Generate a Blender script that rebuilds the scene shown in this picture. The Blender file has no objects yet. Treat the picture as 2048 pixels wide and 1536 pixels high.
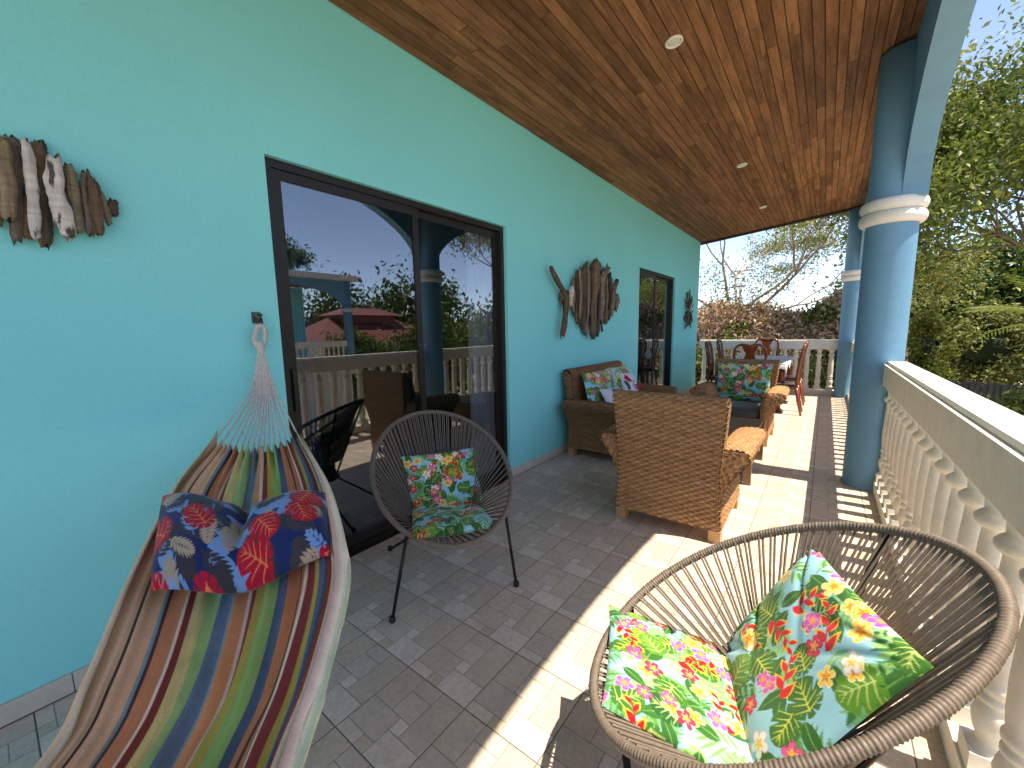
import bpy, math, random
import numpy as np
from mathutils import Matrix, Vector
random.seed(7); np.random.seed(7)
PI = math.pi
SC = bpy.context.scene
COL = SC.collection

# ------------------------------------------------------------------ camera
CAMZ = 1.4192
def cam_rows(yaw, pitch, roll):
    cy, sy = math.cos(yaw), math.sin(yaw)
    Rz = np.array([[cy, sy, 0], [-sy, cy, 0], [0, 0, 1]])
    Mx = np.array([[1, 0, 0], [0, 0, -1], [0, 1, 0]]) @ Rz
    cp, sp = math.cos(pitch), math.sin(pitch)
    Rx = np.array([[1, 0, 0], [0, cp, -sp], [0, sp, cp]])
    cr, sr = math.cos(roll), math.sin(roll)
    Rr = np.array([[cr, -sr, 0], [sr, cr, 0], [0, 0, 1]])
    return Rr @ Rx @ Mx
RM = cam_rows(math.radians(37.443), math.radians(7.5913), math.radians(-1.0383))
FPX = 816.27
cd = bpy.data.cameras.new('camera'); cam = bpy.data.objects.new('camera', cd); COL.objects.link(cam)
cd.sensor_width = 36.0; cd.lens = FPX / 2048 * 36.0; cd.clip_start = 0.02; cd.clip_end = 1500
r, d, f = RM
cam.matrix_world = Matrix(((r[0], -d[0], -f[0], 0), (r[1], -d[1], -f[1], 0), (r[2], -d[2], -f[2], CAMZ), (0, 0, 0, 1)))
SC.camera = cam

# ------------------------------------------------------------------ light
SUNDIR = Vector((-0.409, -0.0245, -1.0)).normalized()
wd = bpy.data.worlds.new('World'); SC.world = wd; wd.use_nodes = True
nt = wd.node_tree; bg = nt.nodes['Background']
sky = nt.nodes.new('ShaderNodeTexSky'); sky.sky_type = 'NISHITA'; sky.sun_disc = False
sky.sun_elevation = math.radians(67.7); sky.sun_rotation = math.radians(86.6)
sky.air_density = 0.48; sky.dust_density = 0.3; sky.ozone_density = 1.2
nt.links.new(sky.outputs[0], bg.inputs[0]); bg.inputs[1].default_value = 0.11
sl = bpy.data.lights.new('sun', 'SUN'); sl.energy = 2.0; sl.angle = math.radians(0.5); sl.color = (1.0, 0.95, 0.87)
so = bpy.data.objects.new('sun', sl); COL.objects.link(so); so.location = (6, 2, 14)
so.rotation_euler = SUNDIR.to_track_quat('-Z', 'Y').to_euler()
SC.view_settings.view_transform = 'Standard'; SC.view_settings.look = 'None'
SC.view_settings.exposure = 2.19; SC.view_settings.gamma = 1.0
SC.view_settings.use_curve_mapping = False
SC.view_settings.use_white_balance = True; SC.view_settings.white_balance_temperature = 7700; SC.view_settings.white_balance_tint = 10
SC.cycles.use_denoising = True
SC.cycles.max_bounces = 10; SC.cycles.diffuse_bounces = 6; SC.cycles.transparent_max_bounces = 24

# ------------------------------------------------------------------ back-projection helpers (measurements from the photograph)
def ray(px):
    return RM.T @ np.array([(px[0] - 1024) / FPX, (px[1] - 768) / FPX, 1.0])
def on(px, ax, v):
    q = ray(px); o = np.array([0, 0, CAMZ]); return o + (v - o[ax]) / q[ax] * q

# ------------------------------------------------------------------ materials
MATS = {}
def srgb(r, g, b):
    return tuple(((c / 255) / 12.92 if c / 255 <= .04045 else ((c / 255 + .055) / 1.055) ** 2.4) for c in (r, g, b))
def mat(name, col=(.5, .5, .5), rough=.7, var=None, bump=None, rnd=0.0, attr=False, metal=0.0, spec=.4, coat=0.0,
        stretch=(1, 1, 1), transl=0.0, sheen=0.0, spots=None, world=False):
    m = bpy.data.materials.new(name); m.use_nodes = True; t = m.node_tree; N = t.nodes; Lk = t.links
    b = N['Principled BSDF']
    b.inputs['Roughness'].default_value = rough; b.inputs['Metallic'].default_value = metal
    b.inputs['Specular IOR Level'].default_value = spec; b.inputs['Coat Weight'].default_value = coat
    b.inputs['Sheen Weight'].default_value = sheen
    if world:
        vec = N.new('ShaderNodeNewGeometry').outputs['Position']
    else:
        vec = N.new('ShaderNodeTexCoord').outputs['Object']
    info = N.new('ShaderNodeObjectInfo')
    add = N.new('ShaderNodeVectorMath'); add.operation = 'MULTIPLY_ADD'
    comb = N.new('ShaderNodeCombineXYZ')
    mul = N.new('ShaderNodeMath'); mul.operation = 'MULTIPLY'; mul.inputs[1].default_value = 37.0
    Lk.new(info.outputs['Random'], mul.inputs[0])
    for i in range(3): Lk.new(mul.outputs[0], comb.inputs[i])
    add.inputs[1].default_value = stretch
    Lk.new(vec, add.inputs[0]); Lk.new(comb.outputs[0], add.inputs[2])
    vec = add.outputs[0]
    if attr:
        a = N.new('ShaderNodeAttribute'); a.attribute_name = 'Col'; cs = a.outputs['Color']
    else:
        rgb = N.new('ShaderNodeRGB'); rgb.outputs[0].default_value = (*col, 1); cs = rgb.outputs[0]
    def scale_by(cs, sock):
        mx = N.new('ShaderNodeMix'); mx.data_type = 'RGBA'; mx.blend_type = 'MULTIPLY'; mx.inputs[0].default_value = 1
        Lk.new(cs, mx.inputs[6]); Lk.new(sock, mx.inputs[7]); return mx.outputs[2]
    def rng(sock, a, bb, c, dd):
        mr = N.new('ShaderNodeMapRange'); mr.inputs[1].default_value = a; mr.inputs[2].default_value = bb
        mr.inputs[3].default_value = c; mr.inputs[4].default_value = dd; Lk.new(sock, mr.inputs[0]); return mr.outputs[0]
    for v in (var or []):
        n = N.new('ShaderNodeTexNoise'); n.inputs['Scale'].default_value = v[0]; n.inputs['Detail'].default_value = v[2] if len(v) > 2 else 4
        n.inputs['Roughness'].default_value = .6
        Lk.new(vec, n.inputs['Vector'])
        cs = scale_by(cs, rng(n.outputs[0], .3, .7, 1 - v[1], 1 + v[1]))
    if rnd:
        cs = scale_by(cs, rng(info.outputs['Random'], 0, 1, 1 - rnd, 1 + rnd))
    if spots:   # (scale, threshold, colour)
        n = N.new('ShaderNodeTexNoise'); n.inputs['Scale'].default_value = spots[0]; n.inputs['Detail'].default_value = 3
        Lk.new(vec, n.inputs['Vector'])
        mx = N.new('ShaderNodeMix'); mx.data_type = 'RGBA'
        Lk.new(rng(n.outputs[0], spots[1], spots[1] + .06, 0, 1), mx.inputs[0]); Lk.new(cs, mx.inputs[6]); mx.inputs[7].default_value = (*spots[2], 1)
        cs = mx.outputs[2]
    Lk.new(cs, b.inputs['Base Color'])
    if bump:
        n = N.new('ShaderNodeTexNoise'); n.inputs['Scale'].default_value = bump[0]; n.inputs['Detail'].default_value = 5
        Lk.new(vec, n.inputs['Vector'])
        bp = N.new('ShaderNodeBump'); bp.inputs['Strength'].default_value = bump[1]; bp.inputs['Distance'].default_value = bump[2]
        Lk.new(n.outputs[0], bp.inputs['Height']); Lk.new(bp.outputs[0], b.inputs['Normal'])
    if transl:
        tr = N.new('ShaderNodeBsdfTranslucent'); Lk.new(cs, tr.inputs[0])
        ms = N.new('ShaderNodeMixShader'); ms.inputs[0].default_value = transl
        out = N['Material Output']; Lk.new(b.outputs[0], ms.inputs[1]); Lk.new(tr.outputs[0], ms.inputs[2]); Lk.new(ms.outputs[0], out.inputs[0])
    MATS[name] = m
    return m
mat('wall_paint', (.23, .77, .79), .75, var=[(1.2, .03), (60, .03)], bump=(420, .10, .002), world=True)
mat('blue_paint', (.13, .30, .45), .55, var=[(2, .06), (14, .05)], bump=(160, .3, .003), world=True, spec=.4)
mat('white_paint', (.74, .72, .67), .6, var=[(3, .05), (30, .05)], bump=(90, .35, .003), world=True)
mat('baluster_paint', (.80, .75, .65), .65, var=[(9, .07), (60, .05)], bump=(120, .35, .003), world=True)
mat('tile', rough=.42, attr=True, var=[(7, .08), (45, .12), (160, .08)], rnd=.06, bump=(70, .3, .0015), spec=.45)
mat('grout', (.20, .185, .165), .9, var=[(6, .2)], world=True)
mat('skirting', (.62, .56, .48), .4, var=[(8, .06), (40, .05)], rnd=.05)
mat('plank', (.225, .108, .051), .62, var=[(1.3, .30, 4), (3.0, .38, 7), (16, .2)], rnd=.27, stretch=(9, .9, 9), bump=(14, .25, .002), world=True, spec=.2, spots=(2.2, .64, (.31, .165, .072)))
mat('dark_trim', (.035, .022, .016), .5, var=[(8, .2)])
mat('frame_bronze', (.030, .024, .020), .35, metal=.3, var=[(20, .1)])
mat('black_plastic', (.012, .012, .013), .4)
mat('steel_black', (.014, .013, .013), .38, metal=.4, var=[(30, .15)])
mat('cord', (.165, .130, .105), .55, var=[(60, .18)], spec=.4)
mat('wicker', (.36, .185, .075), .6, attr=True, var=[(25, .22), (120, .25)], bump=(260, .5, .002), spec=.35)
mat('wood_brown', (.20, .115, .06), .5, var=[(12, .2)], stretch=(1, 1, .2))
mat('wood_leg', (.50, .29, .13), .5, var=[(12, .15)], stretch=(1, 1, .2))
mat('mahogany', (.17, .040, .014), .25, var=[(6, .25)], stretch=(1, 1, .25), coat=.5, rnd=.1)
mat('print_fabric', rough=.8, attr=True, bump=(900, .25, .0006), sheen=.15, spec=.2)
mat('grey_fabric', (.055, .058, .068), .85, var=[(40, .12)], bump=(700, .4, .0008), sheen=.3)
mat('hammock_cloth', rough=.9, attr=True, var=[(14, .10), (220, .10)], bump=(700, .5, .0008), spec=.15, sheen=.1)
mat('rope', (.58, .53, .49), .85, var=[(90, .2)], bump=(300, .6, .002))
mat('driftwood', rough=.85, attr=True, var=[(14, .32), (60, .34)], stretch=(1, 1, .14), bump=(60, 1.0, .014), rnd=.12, spots=(30, .66, (.05, .035, .025)))
mat('driftwood_pale', rough=.85, attr=True, var=[(9, .10), (50, .12)], stretch=(1, 1, .3), bump=(60, .8, .008), spots=(34, .57, (.10, .08, .07)))
mat('galvanised', (.16, .15, .13), .35, metal=.9, var=[(40, .3)])
mat('lamp_white', (.82, .80, .76), .4)
mat('lamp_lens', (.70, .68, .64), .3)
mat('cloth_white', (.54, .58, .61), .7, var=[(6, .05)], bump=(300, .2, .001))
mat('curtain_blue', (.012, .10, .30), .8, var=[(5, .15)], transl=.35)
mat('curtain_white', (.82, .82, .86), .8, var=[(5, .06)], transl=.25)
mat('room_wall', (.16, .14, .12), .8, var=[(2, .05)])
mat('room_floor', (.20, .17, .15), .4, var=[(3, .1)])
mat('leaf', rough=.5, attr=True, transl=.35, spec=.4)
mat('dry_leaf', rough=.8, attr=True, transl=.35, spec=.2)
mat('bark', (.16, .12, .09), .9, var=[(4, .3), (20, .3)], bump=(18, .6, .02))
mat('bark_pale', (.30, .25, .21), .9, var=[(4, .3), (20, .3)], bump=(18, .6, .02))
mat('soil', (.52, .43, .30), .95, var=[(.25, .25), (3, .3)], bump=(6, .6, .05), spots=(.35, .60, (.20, .22, .06)))
mat('roof_red', (.24, .062, .050), .55, var=[(.8, .12)], stretch=(1, 1, 1))
mat('plaster_cream', (.62, .58, .50), .8, var=[(1, .06)])
mat('fence_dark', (.030, .036, .042), .5, var=[(3, .25)])
mat('pole_pale', (.55, .53, .50), .7)
mat('core_shade_brown', (.028, .026, .014), .95, var=[(3, .3)])  # dark filler behind the vine leaves, shade put into its colour
mat('core_shade_green', (.020, .034, .010), .95, var=[(1.5, .4)])  # dark filler for crowns and bushes, their inner shade painted in
mat('red_ink', (.42, .015, .03), .7)

def glass_mat():
    m = bpy.data.materials.new('tinted_glass'); m.use_nodes = True; t = m.node_tree; N = t.nodes; Lk = t.links
    N.remove(N['Principled BSDF'])
    tr = N.new('ShaderNodeBsdfTransparent'); tr.inputs[0].default_value = (.66, .69, .71, 1)
    gl = N.new('ShaderNodeBsdfGlossy'); gl.inputs['Roughness'].default_value = .0; gl.inputs[0].default_value = (.86, .90, .95, 1)
    lw = N.new('ShaderNodeLayerWeight'); lw.inputs[0].default_value = .5
    fr = N.new('ShaderNodeMath'); fr.operation = 'POWER'; fr.inputs[1].default_value = 4.0; Lk.new(lw.outputs['Facing'], fr.inputs[0])
    mr = N.new('ShaderNodeMapRange'); mr.inputs[1].default_value = 0; mr.inputs[2].default_value = 1; mr.inputs[3].default_value = .135; mr.inputs[4].default_value = 1
    Lk.new(fr.outputs[0], mr.inputs[0])
    ms = N.new('ShaderNodeMixShader'); Lk.new(mr.outputs[0], ms.inputs[0]); Lk.new(tr.outputs[0], ms.inputs[1]); Lk.new(gl.outputs[0], ms.inputs[2])
    Lk.new(ms.outputs[0], N['Material Output'].inputs[0]); MATS['tinted_glass'] = m
glass_mat()

# ------------------------------------------------------------------ object helpers
def tag(o, label=None, cat=None, group=None, kind=None):
    if label: o['label'] = label
    if cat: o['category'] = cat
    if group: o['group'] = group
    if kind: o['kind'] = kind
    return o
def link(name, me, m, parent=None, loc=None, smooth=False):
    if m and not me.materials: me.materials.append(MATS[m])
    if smooth:
        me.polygons.foreach_set('use_smooth', np.ones(len(me.polygons), bool))
    o = bpy.data.objects.new(name, me); COL.objects.link(o)
    if parent: o.parent = parent
    if loc is not None: o.location = loc
    return o
def thing(name, label, cat, loc=(0, 0, 0), rz=0, group=None, kind=None):
    o = bpy.data.objects.new(name, None); COL.objects.link(o); o.location = loc; o.rotation_euler = (0, 0, rz); o.empty_display_size = .1
    return tag(o, label, cat, group, kind)
def setcol(me, cols):
    a = me.color_attributes.new('Col', 'FLOAT_COLOR', 'POINT')
    c = np.ones((len(me.vertices), 4), np.float32); c[:, :3] = cols; a.data.foreach_set('color', c.ravel())
def pymesh(name, v, fcs, cols=None):
    me = bpy.data.meshes.new(name); me.from_pydata(np.asarray(v, float).tolist(), [], [list(q) for q in fcs]); me.update()
    if cols is not None: setcol(me, np.asarray(cols))
    return me
class MB:
    """collects simple shapes into one mesh"""
    def __init__(s): s.v = []; s.f = []; s.c = []
    def add(s, v, fcs, col=None):
        o = len(s.v); s.v += [tuple(map(float, q)) for q in v]; s.f += [[i + o for i in q] for q in fcs]
        s.c += [col if col is not None else (1, 1, 1)] * len(v) if col is None or np.ndim(col) == 1 else [tuple(q) for q in col]
    def box(s, a, b, col=None):
        x0, y0, z0 = a; x1, y1, z1 = b
        s.add([(x0, y0, z0), (x1, y0, z0), (x1, y1, z0), (x0, y1, z0), (x0, y0, z1), (x1, y0, z1), (x1, y1, z1), (x0, y1, z1)],
              [(0, 3, 2, 1), (4, 5, 6, 7), (0, 1, 5, 4), (1, 2, 6, 5), (2, 3, 7, 6), (3, 0, 4, 7)], col)
    def tube(s, pts, rad, n=8, col=None, cap=True, flat=None):
        pts = [np.asarray(q, float) for q in pts]; rad = [rad] * len(pts) if np.isscalar(rad) else rad
        v = []; prev = None
        for i, q in enumerate(pts):
            t = pts[min(i + 1, len(pts) - 1)] - pts[max(i - 1, 0)]; t = t / (np.linalg.norm(t) + 1e-12)
            if prev is None:
                u = np.cross(t, (0, 0, 1)) if abs(t[2]) < .9 else np.cross(t, (1, 0, 0))
            else:
                u = prev - t * (prev @ t)
            u = u / (np.linalg.norm(u) + 1e-12); prev = u; w = np.cross(t, u)
            for k in range(n):
                a = 2 * PI * k / n
                v.append(q + rad[i] * (math.cos(a) * u + math.sin(a) * w))
        fc = [(i * n + k, i * n + (k + 1) % n, (i + 1) * n + (k + 1) % n, (i + 1) * n + k) for i in range(len(pts) - 1) for k in range(n)]
        if cap: fc += [tuple(range(n - 1, -1, -1)), tuple((len(pts) - 1) * n + k for k in range(n))]
        s.add(v, fc, col)
    def lathe(s, prof, n=24, c=(0, 0, 0), col=None):
        v = [(c[0] + r * math.cos(2 * PI * k / n), c[1] + r * math.sin(2 * PI * k / n), c[2] + z) for r, z in prof for k in range(n)]
        fc = [(i * n + k, i * n + (k + 1) % n, (i + 1) * n + (k + 1) % n, (i + 1) * n + k) for i in range(len(prof) - 1) for k in range(n)]
        fc += [tuple(range(n - 1, -1, -1)), tuple((len(prof) - 1) * n + k for k in range(n))]
        s.add(v, fc, col)
    def prism(s, poly, ax, a, b, col=None):
        """extrude a 2-d polygon along axis ax from a to b"""
        def p3(q, h):
            l = list(q); l.insert(ax, h); return tuple(l)
        n = len(poly); v = [p3(q, a) for q in poly] + [p3(q, b) for q in poly]
        s.add(v, [tuple(range(n)), tuple(range(2 * n - 1, n - 1, -1))] + [(k, k + n, (k + 1) % n + n, (k + 1) % n) for k in range(n)], col)
    def mesh(s, name, cols=False):
        return pymesh(name, s.v, s.f, s.c if cols else None)
    def build(s, name, m, parent=None, smooth=False, cols=False, loc=None):
        return link(name, s.mesh(name, cols), m, parent, loc, smooth)
def recalc(me):
    import bmesh
    b = bmesh.new(); b.from_mesh(me); bmesh.ops.recalc_face_normals(b, faces=b.faces); b.to_mesh(me); b.free()
def gridmesh(name, P, cols=None, wrap_u=False, wrap_v=False):
    n, m = P.shape[:2]
    i = np.arange(n if wrap_u else n - 1)[:, None]; j = np.arange(m if wrap_v else m - 1)[None]
    i2 = (i + 1) % n; j2 = (j + 1) % m
    F = np.stack([i * m + j, i2 * m + j, i2 * m + j2, i * m + j2], -1).reshape(-1, 4)
    me = bpy.data.meshes.new(name)
    me.vertices.add(n * m); me.vertices.foreach_set('co', np.ascontiguousarray(P.reshape(-1), np.float32))
    me.loops.add(F.size); me.loops.foreach_set('vertex_index', F.reshape(-1).astype(np.int32))
    me.polygons.add(len(F)); me.polygons.foreach_set('loop_start', np.arange(0, F.size, 4, dtype=np.int32))
    me.update(calc_edges=True)
    if cols is not None: setcol(me, cols.reshape(-1, 3))
    return me
def gnormals(P):
    a = np.gradient(P, axis=0); b = np.gradient(P, axis=1); n = np.cross(a, b); return n / (np.linalg.norm(n, axis=2, keepdims=True) + 1e-12)
def copy_tree(o, parent=None):
    c = o.copy(); COL.objects.link(c); c.parent = parent
    for ch in list(o.children): copy_tree(ch, c)
    return c
def catmull(pts, n):
    P = np.asarray(pts, float); P = np.vstack([2 * P[0] - P[1], P, 2 * P[-1] - P[-2]])
    out = []
    for t in np.linspace(0, len(P) - 3 - 1e-9, n):
        k = int(t); u = t - k; a, b, c, e = P[k:k + 4]
        out.append(.5 * ((2 * b) + (c - a) * u + (2 * a - 5 * b + 4 * c - e) * u * u + (3 * b - a - 3 * c + e) * u ** 3))
    return np.array(out)

# ================================================================== SETTING
XW = -2.33                                   # house wall face
TS = .33; TX0 = -4.0112 * TS; TY0 = 1.9237 * TS
def ceil_z(x): return 3.25 + .105 * (x - XW)
YB, YE = -2.6, 10.05
# ground outside
g = MB(); g.add([(-300, -300, -2.8), (300, -300, -2.8), (300, 500, -2.8), (-300, 500, -2.8)], [(0, 1, 2, 3)])
tag(g.build('ground', 'soil'), kind='structure')
# floor slab + tiles
fl = MB(); fl.box((XW - .01, YB, -.22), (.60, 10.42, -.0035))
floor = tag(fl.build('floor', 'grout'), kind='structure')
pieces = [(0, .15, 0, .33, (.46, .42, .36)), (0, .15, .33, .5, (.33, .30, .225)), (0, .33, .5, 1, (.455, .44, .40)), (.33, .5, .5, .66, (.50, .485, .45)),
          (.15, .5, 0, .5, (.345, .325, .285)), (.5, 1, 0, .33, (.355, .32, .255)), (.5, .8, .33, .66, (.385, .36, .31)), (.8, 1, .33, .66, (.35, .325, .29)), (.33, 1, .66, 1, (.35, .325, .265))]
pieces = [(a_, b_, c_, d_, tuple(w_ * (.62 * q + .38 * m_) for q, m_, w_ in zip(e_, (.405, .372, .312), (1.58, 1.40, 1.34)))) for a_, b_, c_, d_, e_ in pieces]
def tile_mesh():
    m = MB(); T = TS; e = .0022
    m.box((e, e, -.003), (T - e, T - e, -.0012), (.27, .25, .22))
    for u0, u1, v0, v1, c in pieces:
        y0, y1, x0, x1 = u0 * T, u1 * T, v0 * T, v1 * T
        a = .0016; b = .0034
        x0 = max(x0, e - a); y0 = max(y0, e - a); x1 = min(x1, T - e + a); y1 = min(y1, T - e + a)
        v = [(x0 + a, y0 + a, -.0012), (x1 - a, y0 + a, -.0012), (x1 - a, y1 - a, -.0012), (x0 + a, y1 - a, -.0012),
             (x0 + b, y0 + b, 0), (x1 - b, y0 + b, 0), (x1 - b, y1 - b, 0), (x0 + b, y1 - b, 0)]
        m.add(v, [(4, 5, 6, 7), (0, 1, 5, 4), (1, 2, 6, 5), (2, 3, 7, 6), (3, 0, 4, 7)], c)
    return m.mesh('tile', True)
tme = tile_mesh(); tme.materials.append(MATS['tile'])
rest = MB()
for i in range(-13, 30):
    for j in range(-3, 5 + 1):
        x, y = TX0 + j * TS, TY0 + i * TS
        if i < -3 or x > .45:
            if x < .58: rest.box((x + .002, y + .002, -.003), (min(x + TS, .60) - .002, y + TS - .002, 0), (.38, .35, .30))
            continue
        link('tile', tme, None, floor, (x, y, 0))
if rest.v: tag(rest.build('tile_remainder', 'tile', floor, cols=True), kind='stuff')

# house wall with two door openings
D1 = (1.005, 3.000, 2.33); D2 = (6.315, 8.205, 2.335)
wallt = thing('house_wall', 'smooth turquoise painted house wall along the left of the veranda', 'wall', (XW, 0, 0))
wm = MB(); XB = -.16
ZT = 3.5
for a, b, z0 in ((YB, D1[0], -.2), (D1[0], D1[1], D1[2]), (D1[1], D2[0], -.2), (D2[0], D2[1], D2[2]), (D2[1], YE - .05, -.2)):
    wm.box((XB, a, z0), (0, b, ZT))
wm.build('wall_face', 'wall_paint', wallt)
for D_ in (D1, D2):
    q_ = MB(); q_.box((XB, D_[0], -.2), (.014, D_[1], -.0005)); q_.build('door_sill', 'frame_bronze', wallt)
sk = MB(); sk.box((0.001, .002, 0), (.011, TS - .002, .082)); sme = sk.mesh('skirting_tile'); sme.materials.append(MATS['skirting'])
for i in range(-13, 29):
    y = TY0 + i * TS + .11; y1 = y + TS
    for a, b in ((YB, D1[0]), (D1[1], D2[0]), (D2[1], YE - .06)):
        lo, hi = max(y, a), min(y1, b)
        if hi - lo > .02:
            o = link('skirting_tile', sme, None, wallt, (0, lo, 0)); o.scale = (1, (hi - lo) / TS, 1)

# ceiling: tilted slab with one object for each board
ct = MB()
ct.prism([(XW - .16, ceil_z(XW - .16) + .022), (.58, ceil_z(.58) + .022), (.58, ceil_z(.58) + .2), (XW - .16, ceil_z(XW - .16) + .2)], 1, YB, YE)
ceiling = tag(ct.build('ceiling', 'dark_trim'), kind='structure')
bx = MB(); bx.box((-.5, -.5, -.5), (.5, .5, .5)); bme = bx.mesh('ceiling_board'); bme.materials.append(MATS['plank'])
rng_ = random.Random(3); x = XW + .003; ang = math.atan(.105)
while x < .47:
    w = rng_.uniform(.066, .076); y = YB
    first = True
    while y < YE - .02:
        L = rng_.uniform(2.9, 4.9) if first else rng_.choice([rng_.uniform(.35, .9), rng_.uniform(1.0, 2.1), rng_.uniform(1.4, 2.8), rng_.uniform(1.6, 2.9)])
        first = False
        if YE - (y + L) < .3: L = YE - y
        xc = x + w / 2; dz = rng_.uniform(-.0025, .0025)
        o = link('ceiling_board', bme, None, ceiling, (xc, y + L / 2, ceil_z(xc) + .010 + dz))
        o.scale = (w - rng_.uniform(.004, .007), L - rng_.choice([.002, .003, .003, .012 if rng_.random() < .15 else .003]), .02); o.rotation_euler = (0, -ang, 0)
        y += L
    x += w
# dark trim along the far roof edge and a crown strip on the wall
tr = MB(); tr.prism([(XW - .1, ceil_z(XW - .1) - .035), (.42, ceil_z(.42) - .035), (.42, ceil_z(.42) + .12), (XW - .1, ceil_z(XW - .1) + .12)], 1, YE + .002, YE + .07)
tr.prism([(XW - .1, ceil_z(XW - .1) - .012), (.42, ceil_z(.42) - .012), (.42, ceil_z(.42) + .02), (XW - .1, ceil_z(XW - .1) + .02)], 1, YE - .05, YE + .001)
tr.build('edge_trim', 'dark_trim', ceiling)

# recessed lights
for k, (x, y, lab) in enumerate(((-.975, 3.205, 'nearest round white downlight set in the wooden ceiling'), (-.962, 6.035, 'second round white downlight along the wooden ceiling'),
                                 (-.978, 8.327, 'farthest round white downlight near the end of the wooden ceiling'))):
    t = thing('ceiling_light', lab, 'light', (x, y, ceil_z(x)), group='recessed ceiling downlights'); t.rotation_euler = (0, -ang, 0)
    m = MB(); m.lathe([(.040, .004), (.046, -.010), (.056, -.011), (.060, -.006), (.060, .004)], 28); m.build('trim_ring', 'lamp_white', t, True)
    m = MB(); m.lathe([(.0395, .003), (.0395, -.004), (.030, -.0055), (.001, -.006)], 24); m.build('lens', 'lamp_lens', t, True)

# columns and arches
XC = .37; RC = .165; CY = [-.80, 4.65, 10.12]
XI, XO = .40, .55
def column(y, lab):
    t = thing('column', lab, 'column', (XC, y, 0), group='round blue veranda columns')
    m = MB(); m.lathe([(RC + .012, -.2), (RC + .012, .01), (RC, .03), (RC, .6), (RC, 1.4), (RC, 2.2), (RC, 3.0), (RC, 3.50)], 48); m.build('shaft', 'blue_paint', t, True)
    for z in (2.252, 2.350):
        m = MB(); m.lathe([(RC - .01, -.050), (RC + .022, -.048), (RC + .038, -.034), (RC + .046, -.012), (RC + .046, .012), (RC + .038, .034), (RC + .022, .047), (RC - .01, .049)], 48, (0, 0, z)); m.build('ring_moulding', 'white_paint', t, True)
    return t
t_ = column(CY[0], 'round blue column behind the viewer beside the hammock'); t_['kind'] = 'structure'; del t_['category']; del t_['group']
column(CY[1], 'thick round blue column with white double ring near the railing corner')
column(CY[2], 'far round blue column with white rings at the end railing')
def arch(y0, y1, half=False, lab=''):
    a = (y1 - y0) / 2 - RC - .0; yc = (y0 + y1) / 2; zs = 2.40; H = 1.06; N = 40
    top = 3.62
    poly = []
    th = np.linspace(0, PI, N + 1)
    pts = [(yc + a * math.cos(q), zs + H * math.sin(q)) for q in th]
    m = MB()
    for k in range(N):
        (ya, za), (yb, zb) = pts[k], pts[k + 1]
        # front and back faces as quads up to the top
        v = []
        for X in (XI, XO): v += [(X, ya, za), (X, yb, zb), (X, yb, top), (X, ya, top)]
        m.add(v, [(0, 1, 2, 3), (7, 6, 5, 4), (0, 4, 5, 1), (3, 2, 6, 7)])
    for s, yy in ((1, yc + a), (-1, yc - a)):
        ye = y1 + .0 if s > 0 else y0
        m.box((XI, min(yy, ye), zs - .02), (XO, max(yy, ye), top))
    me = m.mesh('arch')
    import bmesh
    b = bmesh.new(); b.from_mesh(me); bmesh.ops.remove_doubles(b, verts=b.verts, dist=1e-5); bmesh.ops.recalc_face_normals(b, faces=b.faces); b.to_mesh(me); b.free()
    o = link('arch', me, 'blue_paint'); tag(o, lab, 'arch', 'blue arches between the veranda columns')
arch(CY[0], CY[1], lab='near wide blue arch over the railing beside the wicker chair')
arch(CY[1], CY[2], lab='far wide blue arch between the two round columns')
bk = MB(); bk.box((XI, YB, 3.1), (XO, CY[0], 3.62)); tag(bk.build('edge_beam', 'blue_paint'), 'plain blue edge beam behind the viewer', kind='structure')

# balustrades
bp = [(.036, .10), (.052, .102), (.054, .165), (.040, .178), (.036, .19), (.047, .225), (.052, .255), (.046, .285), (.034, .300), (.044, .308), (.044, .322), (.036, .328), (.036, .336),
      (.046, .345), (.046, .36), (.040, .37), (.044, .42), (.045, .50), (.042, .60), (.036, .70), (.034, .735), (.048, .745), (.055, .757), (.055, .770), (.046, .782), (.034, .792), (.036, .825), (.046, .835), (.048, .874)]
bm_ = MB(); bm_.lathe([(r_, .10 + (z - .10) * 1.0545) for r_, z in bp], 20)
bm_.box((-.056, -.056, .0995), (.056, .056, .168))
balme = bm_.mesh('baluster'); balme.materials.append(MATS['baluster_paint'])
balme.polygons.foreach_set('use_smooth', np.array([len(q.vertices) == 4 and i < len(balme.polygons) - 6 for i, q in enumerate(balme.polygons)], bool))
def balustrade(p0, p1, lab, ys, axis):
    """axis 1: runs along Y at inner face X=.40, axis 0: runs along X"""
    t = thing('balustrade', lab, 'balustrade', (0, 0, 0))
    def bxx(m, o0, o1, z0, z1):
        if axis == 1: m.box((XI + o0, p0, z0), (XI + o1, p1, z1))
        else: m.box((p0, 10.25 + o0, z0), (p1, 10.25 + o1, z1))
    m = MB(); bxx(m, 0, .14, .915, 1.082); m.build('rail_beam', 'baluster_paint', t)
    m = MB(); bxx(m, .021, .138, 1.0825, 1.106); m.build('rail_cap', 'white_paint', t)
    m = MB(); bxx(m, .008, .135, -.003, .0998); m.build('base_curb', 'baluster_paint', t)
    for q in ys:
        o = link('baluster', balme, None, t, (XI + .072, q, 0) if axis == 1 else (q, 10.25 + .072, 0))
        o.rotation_euler = (0, 0, 0)
    return t
balustrade(CY[0] + RC - .03, CY[1] - RC + .03, 'near white balustrade rail with turned balusters behind the wicker chair', [1.884 + .1995 * k for k in range(-11, 14)], 1)
balustrade(CY[1] + RC - .03, CY[2] - RC + .05, 'white balustrade beyond the thick blue column', [5.02 + .1995 * k for k in range(25)], 1)
balustrade(XW + .01, XC - RC + .03, 'white balustrade across the far end behind the dining table', [-2.22 + .1955 * k for k in range(13)], 0)
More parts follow.
